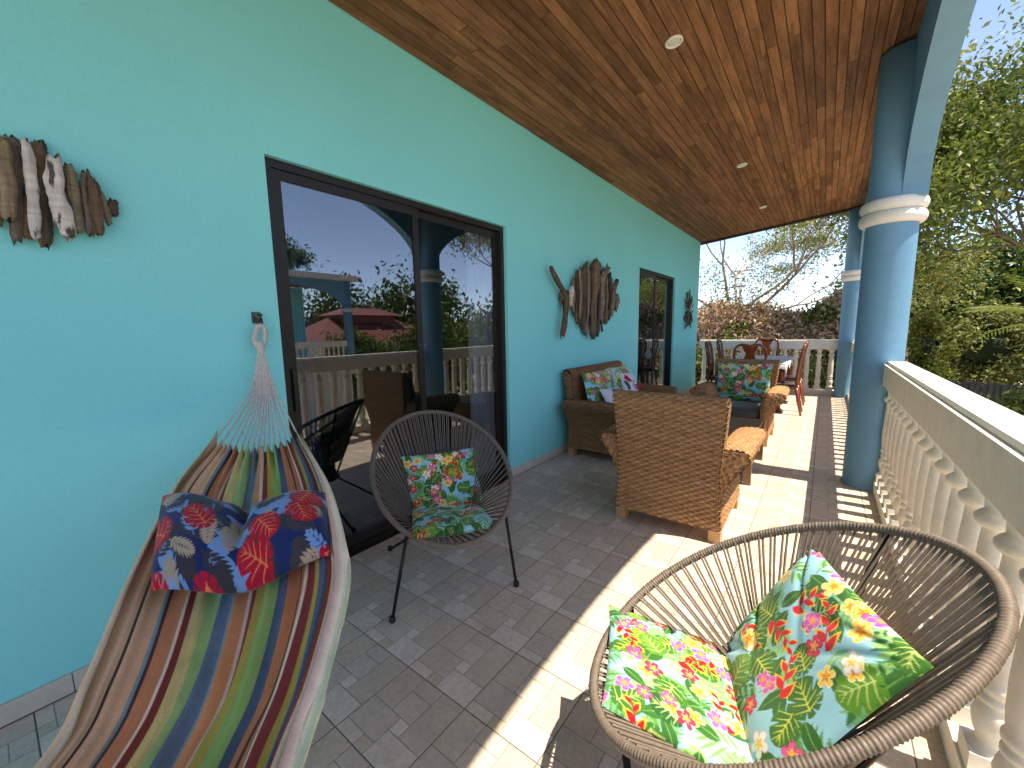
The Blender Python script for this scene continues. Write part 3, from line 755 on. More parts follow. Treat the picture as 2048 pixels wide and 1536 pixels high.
tq = thing('throw_pillow', 'small palm-print pillow lying at the near end of the loveseat', 'pillow', SOF, -PI / 2)
cz = Canvas(300, g3(214, 214, 222)); 
for (x_, y_, a_) in ((70, 80, .3), (180, 60, 1.2), (230, 200, 2.5), (90, 220, -.4), (150, 150, .9)):
    cz.leaf((x_ + 20, y_ + 10), a_ + 1, 90, 36, g3(140, 70, 40))
    for b_ in np.linspace(-1.2, 1.2, 9): cz.leaf((x_, y_), a_ + b_, 110, 14, g3(60, 84, 60))
pad('cover', [(.50, .46, .44), (.12, .48, .44), (.10, .34, .74), (.52, .30, .75)], .06, cz.a, tq, 90, seed=43)

# coffee table between the armchairs
ctb = thing('wicker_coffee_table', 'low wicker coffee table between the two armchairs', 'table', (-.81, 4.5, 0))
for nm, fn, lu, lv, fp in (('side', lambda U, V: np.stack([.335 + 0 * U, lerp(-.42, .42, V), .12 + U * .28], -1), .28, .84, False), ('side', lambda U, V: np.stack([-.335 + 0 * U, lerp(.42, -.42, V), .12 + U * .28], -1), .28, .84, False),
                          ('end', lambda U, V: np.stack([lerp(.335, -.335, V), .42 + 0 * U, .12 + U * .28], -1), .28, .67, False), ('end', lambda U, V: np.stack([lerp(-.335, .335, V), -.42 + 0 * U, .12 + U * .28], -1), .28, .67, False)):
    wpart(nm, fn, lu, lv, ctb, True)
m = MB(); m.box((-.35, -.45, .40), (.35, .45, .425)); m.build('top', 'wood_brown', ctb)
for sx in (-1, 1):
    for sy in (-1, 1):
        m = MB(); m.box((sx * .335 - .03, sy * .43 - .03, 0), (sx * .335 + .03, sy * .43 + .03, .399)); m.build('leg', 'wood_brown', ctb)

# ================================================================== DINING SET
def cabriole(m, x, y, h, sx, sy, k=1.0):
    m.tube([(x, y, h), (x + sx * .012, y + sy * .012, h * .80), (x + sx * .014, y + sy * .014, h * .66), (x - sx * .002, y - sy * .002, h * .40), (x - sx * .006, y - sy * .006, h * .18), (x + sx * .006, y + sy * .006, h * .075), (x + sx * .012, y + sy * .012, h * .045), (x + sx * .012, y + sy * .012, 0)],
           [.030 * k, .034 * k, .031 * k, .021 * k, .016 * k, .017 * k, .030 * k, .024 * k], 10)
def dining_chair(loc, rz, label):
    t = thing('dining_chair', label, 'chair', loc, rz, 'carved dining chairs round the table')
    m = MB(); m.prism([(-.23, .22), (.23, .22), (.19, -.20), (-.19, -.20)], 2, .415, .455); m.build('seat', 'mahogany', t)
    m = MB(); m.prism([(-.205, .20), (.205, .20), (.17, -.17), (-.17, -.17)], 2, .4555, .485); m.build('seat_pad', 'grey_fabric', t)
    for sd in (-1, 1):
        m = MB(); cabriole(m, sd * .20, .19, .42, sd, 1); m.build('leg', 'mahogany', t, True)
        m = MB(); m.tube([(sd * .185, -.275, 0), (sd * .180, -.225, .22), (sd * .180, -.195, .43)], [.017, .020, .023], 8); m.build('leg', 'mahogany', t, True)
    yb = lambda z: -.195 - .10 * max(0, (z - .43)) ** 1.2 + (.02 * math.sin((z - .43) * 5))
    hoop = catmull([(-.180, .43), (-.178, .60), (-.195, .80), (-.215, .97), (-.185, 1.085), (-.10, 1.125), (0, 1.105), (.10, 1.125), (.185, 1.085), (.215, .97), (.195, .80), (.178, .60), (.180, .43)], 60)
    m = MB(); m.tube([(x_, yb(z_), z_) for x_, z_ in hoop], .020, 8); m.build('back_frame', 'mahogany', t, True)
    def plate(pts, w=.022):
        mm = MB(); P = []
        mm.prism([(x_, z_) for x_, z_ in pts], 1, 0, w)
        mm.v = [(a, b + yb(c) - .010, c) for a, b, c in mm.v]; return mm
    crown = [(-.115, 1.118), (0, 1.10), (.115, 1.118), (.085, 1.04), (.052, .985), (.072, .93), (.095, .86), (.055, .80), (0, .83), (-.055, .80), (-.095, .86), (-.072, .93), (-.052, .985), (-.085, 1.04)]
    plate(crown).build('splat', 'mahogany', t)
    for x0, x1 in ((-.085, -.062), (-.030, -.022), (.030, .022), (.085, .062)):
        m = MB(); m.tube([(x0, yb(.86), .86), ((x0 + x1) / 2 * 1.1, yb(.66), .66), (x1, yb(.46), .46)], [.012, .010, .011], 6); m.build('splat_bar', 'mahogany', t, True)
    return t
TBX, TBY = -.97, 8.87
dining_chair((-.90, 7.42, 0), 0, 'carved dining chair with its back to the viewer at the near table end')
dining_chair((-.98, 10.0, 0), PI, 'carved dining chair at the far table end facing the viewer')
dining_chair((-.50, 7.90, 0), PI / 2, 'carved dining chair on the right of the table nearest the viewer')
dining_chair((-.50, 8.95, 0), PI / 2, 'carved dining chair on the right of the table farther back')
dining_chair((-1.50, 8.45, 0), -PI / 2, 'carved dining chair on the left of the table nearest the viewer')
dining_chair((-1.50, 9.45, 0), -PI / 2, 'carved dining chair on the left of the table farther back')
tb = thing('dining_table', 'reddish wooden dining table with carved legs at the far end', 'table', (TBX, TBY, 0))
m = MB(); m.box((-.50, -1.05, .755), (.50, 1.05, .788)); m.build('table_top', 'mahogany', tb)
m = MB()
for a, b in (((-.45, -1.0, .66), (.45, -.975, .7545)), ((-.45, .975, .66), (.45, 1.0, .7545)), ((-.45, -.975, .66), (-.425, .975, .7545)), ((.425, -.975, .66), (.45, .975, .7545))): m.box(a, b)
m.build('apron', 'mahogany', tb)
for sx in (-1, 1):
    for sy in (-1, 1):
        m = MB(); cabriole(m, sx * .43, sy * .97, .755, sx, sy, 1.75); m.build('leg', 'mahogany', tb, True)
n = 60; U, V = np.meshgrid(np.linspace(-1, 1, n), np.linspace(-1, 1, n), indexing='ij')
X = U * .58; Y = V * 1.12; ov = np.maximum(np.abs(X) - .505, 0) + np.maximum(np.abs(Y) - 1.055, 0)
P = np.stack([np.clip(X, -.508, .508) + np.sign(X) * .12 * np.maximum(np.abs(X) - .508, 0), np.clip(Y, -1.058, 1.058) + np.sign(Y) * .12 * np.maximum(np.abs(Y) - 1.058, 0), .7905 - ov * (1 + .6 * np.sin(9 * (X + Y)))], -1)
o = link('tablecloth', gridmesh('tablecloth', P), 'cloth_white', None, (TBX, TBY, 0), True); tag(o, 'pale cloth spread over the dining table', 'tablecloth')

# ================================================================== DRIFTWOOD WALL ART
RD = np.random.RandomState(12)
def stick(parent, origin, pts, w, col, name='driftwood_stick', pale=False, seed=0, taper=(.55, 1, .6), flat=.62):
    """pts: list of (x_off, y, z) world points on the wall; w width"""
    R = np.random.RandomState(seed); n = 40; C = catmull(pts, n); ns = 14
    s = np.linspace(0, 1, n); rad = w / 2 * np.interp(s, [0, .12, .5, .88, 1], [taper[0] * 1.3, .92, taper[1], .92, taper[2] * 1.25])
    rad = rad * (1 + .16 * np.interp(s * 9, np.arange(10), R.randn(10)).clip(-1.5, 1.5) * .6)
    rad[0] *= .8; rad[-1] *= .75
    V = []
    ridge = 1 + .26 * R.randn(ns); grain = np.array([np.interp(np.arange(n), np.linspace(0, n, 8), R.randn(8)) for _ in range(ns)])
    for i in range(n):
        for k in range(ns):
            a = 2 * PI * k / ns; rr = rad[i] * (ridge[k] * .5 + .5) * (1 + .03 * R.randn() + .13 * grain[k, i])
            jz = .22 * w * R.randn() if i in (0, n - 1) else 0
            V.append(C[i] + np.array([math.sin(a) * rr * flat, math.cos(a) * rr, jz]) - np.asarray(origin))
    F = [(i * ns + k, i * ns + (k + 1) % ns, (i + 1) * ns + (k + 1) % ns, (i + 1) * ns + k) for i in range(n - 1) for k in range(ns)] + [tuple(range(ns - 1, -1, -1)), tuple((n - 1) * ns + k for k in range(ns))]
    base = np.array(srgb(*col))
    me = pymesh(name, V, F, np.repeat((base * (1 + .10 * R.randn(n, 1))).clip(.01, .9), ns, 0)); recalc(me)
    return link(name, me, 'driftwood_pale' if pale else 'driftwood', parent, None, True)
def art_sticks(root, origin, crop, sc, lst, depth=.03, seed=0, wk=1.0):
    for k, (pp, w, col, dp, pale) in enumerate(lst):
        P = []
        for (x_, y_) in pp:
            q = on((crop[0] + x_ / sc, crop[1] + y_ / sc), 0, XW + depth + dp); P.append(q)
        a = on((crop[0] + pp[0][0] / sc, crop[1] + pp[0][1] / sc), 0, XW + depth); b = on((crop[0] + (pp[0][0] + w) / sc, crop[1] + pp[0][1] / sc), 0, XW + depth)
        ww = abs(b[1] - a[1]) * wk
        if len(P) == 2: m_ = (P[0] + P[1]) / 2 + np.array([0, RD.uniform(-.06, .06) * ww, 0]); P = [P[0], m_, P[1]]
        stick(root, origin, P, ww, col, pale=pale, seed=seed + k)
BR, GB, TN, PL, DK, OL = (112, 92, 72), (124, 110, 98), (146, 126, 100), (200, 192, 186), (80, 68, 60), (130, 118, 96)
o1 = on((110, 385), 0, XW)
t = thing('driftwood_fish', 'driftwood fish wall art cut off by the left picture edge', 'wall art', o1, 0, 'driftwood wall art pieces')
art_sticks(t, o1, (0, 250), 5.908, [
    (((-190, 260), (-150, 700), (-170, 1150)), 150, GB, .0, False), (((-60, 200), (-40, 700), (-30, 1180)), 130, BR, .01, False), (((40, 150), (70, 620), (105, 1120)), 165, TN, .03, False),
    (((135, 135), (190, 500), (205, 1340)), 175, GB, .0, False), (((200, 210), (250, 470)), 90, DK, -.01, False), (((320, 830), (330, 1330)), 110, (128, 98, 72), -.005, False), (((298, 175), (375, 640), (405, 1000), (425, 1340)), 112, PL, .035, True),
    (((430, 210), (500, 700), (530, 1440)), 165, BR, .005, False), (((490, 190), (520, 420)), 110, DK, -.015, False), (((590, 1150), (595, 1400)), 70, BR, -.005, False), (((640, 380), (660, 760), (760, 1080), (835, 1340)), 190, PL, .03, True),
    (((800, 480), (860, 800), (930, 1290)), 140, OL, .01, False), (((1010, 540), (1000, 850), (1070, 1300)), 115, GB, .0, False), (((1085, 645), (1140, 950), (1185, 1300)), 130, (110, 88, 70), .02, False),
    (((1180, 790), (1230, 950), (1290, 1170)), 85, OL, .0, False), (((1330, 890), (1340, 1060)), 115, (86, 68, 58), -.01, False)], seed=50, wk=1.2)
o2 = on((1180, 600), 0, XW)
t = thing('driftwood_fish', 'driftwood fish wall art with forked tail between the two glass doors', 'wall art', o2, 0, 'driftwood wall art pieces')
art_sticks(t, o2, (1080, 500), 7.678, [
    (((170, 280), (300, 540), (400, 720), (395, 980), (345, 1325)), 72, (104, 82, 58), .05, False), (((330, 650), (345, 780)), 70, BR, .015, False), (((430, 640), (450, 800)), 80, BR, .0, False), (((485, 570), (465, 860)), 48, PL, .05, True), (((540, 440), (520, 760), (545, 990)), 66, TN, .02, False),
    (((580, 340), (590, 740), (585, 1130)), 66, GB, .0, False), (((630, 300), (610, 700), (640, 1165)), 84, BR, .03, False), (((705, 235), (690, 720), (695, 1270)), 80, GB, .01, False), (((760, 290), (770, 640), (740, 1000)), 62, TN, .03, False),
    (((865, 170), (840, 560), (800, 900), (815, 1335)), 84, BR, .05, False), (((885, 400), (880, 860), (868, 1290)), 74, DK, .02, False), (((1035, 275), (950, 460), (930, 800), (925, 1090)), 74, GB, .04, False), (((1000, 430), (985, 760), (1010, 1130)), 62, BR, .01, False),
    (((1062, 380), (1045, 700), (1040, 1060)), 58, DK, .02, False), (((1185, 480), (1120, 660), (1095, 1015)), 58, GB, .03, False), (((1175, 700), (1165, 800), (1140, 920)), 60, GB, .015, False), (((930, 1090), (955, 1250)), 22, DK, .0, False), (((820, 200), (830, 500)), 50, DK, .0, False), (((920, 225), (880, 420)), 40, DK, .01, False)] + [(((x_, 620 - h_ + q_), (x_ + 12, 700), (x_ - 8, 720 + h_ + q_)), 26, c_, .062, False) for x_, h_, q_, c_ in ((560, 230, 20, DK), (610, 330, 0, TN), (665, 380, 40, DK), (735, 420, -30, GB), (790, 400, 60, DK), (845, 380, 30, GB), (905, 330, 0, DK), (965, 280, -20, TN), (1020, 240, 10, GB), (1075, 170, 20, DK))], seed=90, wk=.9)
o3 = np.array([XW, 9.08, 1.77])
t = thing('driftwood_sun', 'small spiky driftwood sun on the wall beyond the far door', 'wall art', o3, 0, 'driftwood wall art pieces')
for k in range(30):
    a = 2 * PI * k / 30 + RD.uniform(-.08, .08); L = RD.uniform(.26, .44) * (1.05 if abs(math.sin(a)) > .7 else .85)
    q0 = o3 + np.array([.03 + .015 * (k % 3), .05 * math.cos(a), .05 * math.sin(a)]); q1 = o3 + np.array([.02 + .015 * (k % 3), L * math.cos(a), L * math.sin(a)])
    stick(t, o3, [q0, (q0 + q1) / 2 + np.array([.01, RD.uniform(-.01, .01), 0]), q1], RD.uniform(.028, .05), [BR, GB, DK, (90, 74, 64)][k % 4], seed=200 + k)
stick(t, o3, [o3 + np.array([.07, -.05, -.05]), o3 + np.array([.075, .0, .01]), o3 + np.array([.07, .03, .09])], .06, (190, 170, 160), pale=True, seed=260)

# ================================================================== HAMMOCK
hk = thing('wall_hook', 'steel hammock hook plate screwed to the turquoise wall', 'hook', (XW, .892, 1.50))
m = MB(); m.box((.0005, -.021, -.026), (.005, .021, .032)); m.build('plate', 'galvanised', hk)
m = MB(); m.tube([(.004, -.016, .02), (.03, -.014, .018), (.038, 0, -.002), (.03, .014, .018), (.004, .016, .02)], .006, 8); m.build('staple', 'galvanised', hk, True)
m = MB(); m.tube([(.036 + .006 * math.cos(a), .011 * math.cos(a * .5), -.028 + .030 * math.sin(a)) for a in np.linspace(0, 2 * PI, 20)], .0045, 6); m.build('link', 'steel_black', hk, True)
ham = thing('hammock', 'striped cloth hammock hung from the wall hook in the left foreground', 'hammock', (XW, .892, 0))
HO = np.array([XW, .892, 0])
def z_at(px, z): return on(px, 2, z)
rows = [
    [z_at((428, 882), .955), z_at((515, 900), .905), z_at((602, 868), .945)],
    [z_at((345, 955), .885), z_at((505, 985), .795), z_at((655, 955), .865)],
    [z_at((292, 1040), .82), z_at((490, 1080), .710), z_at((690, 1075), .80)],
    [z_at((228, 1160), .755), z_at((470, 1190), .640), z_at((697, 1160), .755)],
    [z_at((142, 1350), .675), z_at((420, 1370), .565), z_at((652, 1350), .705)],
    [z_at((36, 1536), .62), z_at((330, 1545), .520), z_at((592, 1536), .67)],
    [np.array((-.86, -.31, .66)), np.array((-.66, -.17, .53)), np.array((-.36, -.02, .68))],
    [np.array((-.40, -.60, .78)), np.array((-.24, -.45, .68)), np.array((-.06, -.30, .80))],
    [np.array((-.08, -.73, .99)), np.array((0.0, -.62, .95)), np.array((.07, -.52, .99))]]
RW_ = np.array(rows); ns_, mt = 190, 300
Lc, Mc, Rc = [catmull(RW_[:, k], ns_) for k in range(3)]
tt = np.linspace(0, 1, mt)[None, :, None]; ctl = 2 * Mc - (Lc + Rc) / 2
P = Lc[:, None] * (1 - tt) ** 2 + 2 * ctl[:, None] * tt * (1 - tt) + Rc[:, None] * tt ** 2
s = np.linspace(0, 1, ns_)[:, None]; t1 = tt[..., 0]
N = gnormals(P); N *= np.sign(N[..., 2:3] + 1e-9)
gath = np.exp(-s / .075) + np.exp(-(1 - s) / .045)
fold = .021 * gath * np.sin(2 * PI * 15 * t1 + 2 * np.sin(5 * t1)) + .013 * (1 - .6 * gath.clip(0, 1)) * np.sin(2 * PI * (5.5 * t1 + .9 * s) + 1.3) * np.sin(PI * t1) + .0055 * np.sin(2 * PI * (13 * t1 - 1.1 * s))
# bunched hems along both long edges
er = np.clip((t1 - .90) / .10, 0, 1); el = np.clip((.12 - t1) / .12, 0, 1)
fold = fold + .024 * er ** .5 * np.sin(2 * PI * 3.3 * er) + .040 * el ** .7 * np.sin(2 * PI * 1.5 * el)
P = P + N * fold[..., None]
P[..., 2] += (-.05 * np.clip((t1 - .965) / .035, 0, 1) ** 2 - .085 * np.clip((.045 - t1) / .045, 0, 1) ** 1.5) * (1 - gath.clip(0, 1))
stripes = [(.022, (158, 156, 108)), (.030, (196, 184, 174)), (.115, (202, 170, 144)), (.125, (52, 48, 46)), (.200, (206, 172, 142)), (.212, (112, 144, 160)), (.225, (54, 50, 52)), (.285, (190, 128, 92)), (.300, (214, 200, 186)), (.325, (128, 46, 48)), (.375, (200, 190, 132)), (.440, (150, 186, 128)),
           (.505, (84, 108, 134)), (.515, (112, 144, 160)), (.555, (200, 142, 100)), (.570, (212, 196, 184)), (.595, (126, 44, 46)), (.645, (168, 156, 74)), (.700, (132, 172, 100)), (.740, (62, 88, 118)), (.785, (182, 112, 76)), (.795, (50, 44, 46)), (.820, (184, 110, 76)), (.835, (210, 194, 180)),
           (.860, (124, 42, 46)), (.885, (162, 146, 66)), (.915, (64, 88, 122)), (.938, (172, 96, 66)), (.948, (214, 204, 194)), (.960, (150, 182, 160)), (.966, (120, 128, 120)), (.976, (196, 172, 168)), (.984, (214, 214, 202)), (.992, (160, 188, 166)), (1.01, (206, 208, 192))]
edges = np.array([q[0] for q in stripes]); scol = np.array([srgb(*q[1]) for q in stripes]); scol = (scol * .97 + .015) * np.array([1.38, 1.24, 1.08])
sc_ = scol[np.searchsorted(edges, tt[0, :, 0])]
cols = np.broadcast_to(sc_[None], (ns_, mt, 3))
cl = link('cloth', gridmesh('cloth', P - HO, cols), 'hammock_cloth', ham, None, True)
md = cl.modifiers.new('thick', 'SOLIDIFY'); md.thickness = .0022
knot = np.array([XW + .055, .878, 1.345])
loopm = MB(); top = np.array([XW + .04, .892, 1.455])
loopm.tube(catmull([knot + (0, -.004, 0), knot + (.0, -.024, .045), top + (.0, -.018, -.012), top + (0, 0, .008), top + (0, .018, -.012), knot + (0, .024, .045), knot + (0, .004, 0)], 30) - HO, .0125, 10)
loopm.build('rope_loop', 'rope', ham, True)
km = MB(); km.tube([knot + np.array((0, 0, .035)) - HO, knot + np.array((0, 0, .012)) - HO, knot + np.array((.004, 0, -.03)) - HO], [.019, .021, .012], 10); km.build('rope_whipping', 'rope', ham, True)
nst = 15
for k in range(nst):
    j = int((k + .5) / nst * (mt - 1)); e = P[1, j]; st = knot + np.array((.002 * (k % 3), .010 * (k / (nst - 1) - .5) * 2, -.01))
    dv = e - st; mid = st + np.array([dv[0] * .36, dv[1] * .30, dv[2] * .52])
    m = MB(); m.tube(catmull([st, mid, e], 12) - HO, .0042, 6, cap=False); m.build('suspension_cord', 'rope', ham, True)
knot2 = np.array([.15, -.735, 1.42])
for k in range(10):
    j = int((k + .5) / 10 * (mt - 1)); m = MB(); m.tube([knot2 - HO, P[-2, j] - HO], .0038, 6, cap=False); m.build('suspension_cord', 'rope', ham, True)
m = MB(); m.tube([knot2 - HO, np.array([.21, -.80, 1.52]) - HO], .010, 8); m.build('rope_loop', 'rope', ham, True)
def navy_pillow():
    t = thing('navy_pillow', 'navy pillow with red monstera leaves resting in the hammock', 'pillow', tuple(z_at((485, 1085), .0)))
    o_ = np.array(t.location)
    n = 230; u = np.linspace(0, 1, n); U, V = np.meshgrid(u, u); a = 2 * U - 1; b = 2 * V - 1
    P00, P10, P11, P01 = [z_at(q, z) for q, z in (((300, 1178), .755), ((662, 1108), .775), ((650, 982), .865), ((325, 990), .865))]
    B = ((1 - U) * (1 - V))[..., None] * P00 + (U * (1 - V))[..., None] * P10 + (U * V)[..., None] * P11 + ((1 - U) * V)[..., None] * P01
    nrm = np.cross(P10 - P00, P01 - P00); nrm /= np.linalg.norm(nrm)
    mid = np.exp(-((U - .50 - .05 * (V - .5)) / .30) ** 2)
    down = np.array([0, 0, -1.0]); toward = (P00 - P01) / np.linalg.norm(P00 - P01)
    e = np.clip((1 - np.abs(a) ** 2.6) * (1 - np.abs(b) ** 2.6), 0, 1) ** .55
    e2 = e * (1 - .50 * np.exp(-((U - .50 - .06 * (V - .5)) / .045) ** 2) * np.clip(V * 1.5, 0, 1))
    w = wr(U, V, 77)
    B = B + down * (.060 * mid)[..., None] + toward * (.035 * mid * V)[..., None]
    T = B + nrm * (.115 * e2 + .008 * w * e)[..., None]; K = B - nrm * (.045 * e)[..., None]
    col = sample(NAVY, .05 + .9 * U, .15 + .55 * V)
    m1 = gridmesh('cover', T - o_, col); m2 = gridmesh('c2', (K - o_)[::5, ::5], col[::5, ::5])
    import bmesh
    b_ = bmesh.new(); b_.from_mesh(m1); b_.from_mesh(m2); b_.to_mesh(m1); b_.free(); bpy.data.meshes.remove(m2)
    link('cover', m1, 'print_fabric', t, None, True)
navy_pillow()

# ================================================================== OUTSIDE
GZ = -2.8
def leaf_mesh(name, C, size, cols, R, droop=.2, upb=.5, ratio=.45):
    N = len(C); a = R.randn(N, 3); a[:, 2] -= droop; a /= np.linalg.norm(a, axis=1, keepdims=True)
    nn = R.randn(N, 3) * .8; nn[:, 2] += upb * 1.6; b = np.cross(nn, a); b /= np.linalg.norm(b, axis=1, keepdims=True) + 1e-9; up = np.cross(a, b)
    l = size * R.uniform(.6, 1.3, (N, 1)); w = l * ratio
    V = np.empty((N, 4, 3)); V[:, 0] = C - a * l / 2; V[:, 1] = C + b * w / 2 + up * w * .18; V[:, 2] = C + a * l / 2 - up * l * .08; V[:, 3] = C - b * w / 2 + up * w * .18
    F = (np.arange(N)[:, None] * 4 + np.array([[0, 1, 2, 0, 2, 3]])).reshape(-1, 3)
    me = bpy.data.meshes.new(name); me.vertices.add(N * 4); me.vertices.foreach_set('co', V.reshape(-1).astype(np.float32))
    me.loops.add(F.size); me.loops.foreach_set('vertex_index', F.reshape(-1).astype(np.int32)); me.polygons.add(len(F)); me.polygons.foreach_set('loop_start', np.arange(0, F.size, 3, dtype=np.int32)); me.update(calc_edges=True)
    setcol(me, np.repeat(cols, 4, 0)); return me
def leafcols(N, R, base, var=.35, alt=None, pa=.15):
    c = np.array(base)[None] * (1 + var * R.uniform(-1, 1, (N, 1))) * (1 + .12 * R.uniform(-1, 1, (N, 3)))
    if alt is not None:
        k = R.rand(N) < pa; c[k] = np.array(alt)[None] * (1 + var * R.uniform(-1, 1, (k.sum(), 1)))
    return c.clip(.004, .9)
def grow(R, p, d_, L, r_, depth, out, tips, spread=.6, kids=(2, 3), flat=0.0, up=.12, shrink=.74, maxd=4):
    pts = [p.copy()]; rad = [r_]; n = 4
    for i in range(n):
        d_ = d_ + R.randn(3) * .13; d_[2] += up * .25; d_ /= np.linalg.norm(d_); p = p + d_ * L / n; pts.append(p.copy()); rad.append(r_ * (1 - .38 * (i + 1) / n))
        if depth >= maxd - 2: tips.append((p.copy(), depth))
    out.append((pts, rad))
    if depth >= maxd: return
    for k in range(R.choice(kids)):
        ax = R.randn(3); ax -= d_ * (ax @ d_); ax /= np.linalg.norm(ax) + 1e-9
        ang = spread * R.uniform(.6, 1.3); nd = d_ * math.cos(ang) + ax * math.sin(ang); nd[2] *= (1 - flat); nd[2] += flat * .12; nd /= np.linalg.norm(nd)
        grow(R, p, nd, L * shrink * R.uniform(.8, 1.15), r_ * .56, depth + 1, out, tips, spread, kids, flat, up, shrink, maxd)
def tree(name, label, base, trunk_h, trunk_r, lean, limb, nleaf, lsize, col, seed, spread=.6, kids=(2, 3), flat=0., up=.12, maxd=4, cl=.35, bark='bark', alt=None, pa=.15, group='trees beyond the veranda', nb=4, shrink=.74, dirs=None, ratio=.45):
    R = np.random.RandomState(seed); t = thing(name, label, 'tree', base, 0, group); out = []; tips = []
    p = np.zeros(3); tp_ = np.array([lean[0], lean[1], trunk_h]); pts = catmull([p, tp_ * .5 + R.randn(3) * .08, tp_], 7)
    out.append((list(pts), list(np.linspace(trunk_r, trunk_r * .7, 7))))
    ds = dirs if dirs is not None else [(math.cos(a), math.sin(a), R.uniform(.5, 1.1)) for a in np.linspace(0, 2 * PI, nb, endpoint=False) + R.uniform(0, 6)]
    for q in ds:
        q = np.array(q, float); q /= np.linalg.norm(q); grow(R, tp_.copy(), q, limb * R.uniform(.85, 1.15), trunk_r * .5, 1, out, tips, spread, kids, flat, up, shrink, maxd)
    m = MB()
    for pts, rad in out: m.tube(pts, rad, 6 if rad[0] > .05 else 4, cap=False)
    m.build('trunk', bark, t, True)
    T = np.array([q[0] for q in tips]); k = R.randint(0, len(T), nleaf)
    C = T[k] + R.randn(nleaf, 3) * cl * np.array([1, 1, .6])
    link('crown', leaf_mesh('crown', C, lsize, leafcols(nleaf, R, col, alt=alt, pa=pa), R, ratio=ratio), 'leaf', t)
    return t
def bush(name, label, cat, c, rad, nleaf, lsize, col, seed, m='leaf', alt=None, pa=.2, clumps=26, core='core_shade_green', group=None, dens=.22, stem=True, ratio=.45, bark='bark'):
    """leafy mass: clumps over an uneven ellipsoid, on stems"""
    R = np.random.RandomState(seed); c = np.asarray(c, float); rad = np.asarray(rad, float)
    base = (c[0], c[1], min(GZ, c[2] - rad[2])) if stem else tuple(c)
    t = thing(name, label, cat, base, 0, group); rel = c - np.array(base)
    q = R.randn(clumps, 3); q /= np.linalg.norm(q, axis=1, keepdims=True); q[:, 2] = np.where(q[:, 2] < -.9, -q[:, 2], q[:, 2])
    cc = rel + q * rad * R.uniform(.62, 1.0, (clumps, 1)); k = R.randint(0, clumps, nleaf)
    off = R.randn(nleaf, 3); C = cc[k] + off * rad.mean() * dens * R.uniform(.6, 1.25, (clumps,))[k][:, None]
    tone = (1 + .22 * R.uniform(-1, 1, clumps))[k][:, None]
    link('crown' if cat == 'tree' else 'foliage', leaf_mesh('foliage', C, lsize, leafcols(nleaf, R, col, alt=alt, pa=pa) * tone, R, ratio=ratio), m, t)
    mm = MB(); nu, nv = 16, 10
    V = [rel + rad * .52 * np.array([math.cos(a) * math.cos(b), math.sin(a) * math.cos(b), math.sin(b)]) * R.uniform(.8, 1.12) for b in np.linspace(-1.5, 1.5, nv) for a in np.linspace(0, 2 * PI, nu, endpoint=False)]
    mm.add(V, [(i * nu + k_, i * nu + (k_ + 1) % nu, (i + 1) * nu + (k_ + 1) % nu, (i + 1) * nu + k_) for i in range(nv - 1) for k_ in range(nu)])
    mm.build('shaded_inner_foliage', core, t, True)  # opaque core coloured dark to stand for shade inside the leaves
    if stem:
        mm = MB()
        for _ in range(4): mm.tube([(R.uniform(-.1, .1), R.uniform(-.1, .1), 0), rel * .6 + R.randn(3) * rad * .1, rel + R.randn(3) * rad * .3], [.06 * rad.mean() + .02, .05 * rad.mean(), .015], 5)
        mm.build('stem' if cat != 'tree' else 'trunk', bark, t, True)
    return t
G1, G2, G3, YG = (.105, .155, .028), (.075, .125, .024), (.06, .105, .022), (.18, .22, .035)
# dead vine hedge beyond the far railing
R = np.random.RandomState(31)
hv = thing('vine_hedge', 'mound of dried brown vine leaves beyond the far balustrade', 'hedge', (-1.6, 13.6, GZ))
def hedge_top(x): return 1.50 + .55 * np.clip((x + 4.2) / 2.2, 0, 1) ** .7 + .18 * np.sin(x * 1.7) + .10 * np.sin(x * 4.1 + 1)
N = 26000; x_ = R.uniform(-4.6, 1.5, N); ph_ = R.uniform(-.15, 1, N) ** 1.0; top_ = hedge_top(x_)
dp = R.uniform(0, 1, N); y_ = 12.6 + 2.2 * np.maximum(0, ph_) ** 1.5 * .75 + R.randn(N) * .12; z_ = -1.2 + (top_ + 1.2) * np.clip(.30 + .70 * ph_, 0, 1) ** .8 + R.randn(N) * .07
cmp_ = .5 + .5 * np.sin(2.1 * x_ + 1.3 * np.sin(2.7 * z_)) * np.sin(2.9 * z_ + x_)
dry = leafcols(N, R, (.66, .48, .34), .40, (.40, .25, .15), .3); grn = leafcols(N, R, (.13, .17, .03), .35)
gk = (R.rand(N) < .10 + .62 * (cmp_ > .80)); colh = np.where(gk[:, None], grn, dry)
link('vine_leaves', leaf_mesh('vine_leaves', np.stack([x_ + 1.6, y_ - 13.6, z_ - GZ], -1), .125, colh, R, droop=.6), 'dry_leaf', hv)
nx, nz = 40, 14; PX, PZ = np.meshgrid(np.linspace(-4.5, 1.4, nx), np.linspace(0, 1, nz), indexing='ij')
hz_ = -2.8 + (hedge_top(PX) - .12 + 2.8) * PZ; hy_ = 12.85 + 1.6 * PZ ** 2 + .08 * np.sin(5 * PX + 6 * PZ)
link('shaded_vine_mass', gridmesh('shaded_vine_mass', np.stack([PX + 1.6, hy_ - 13.6, hz_ - GZ], -1)), 'core_shade_brown', hv, None, True)  # backing sheet coloured dark for the shade between vine leaves
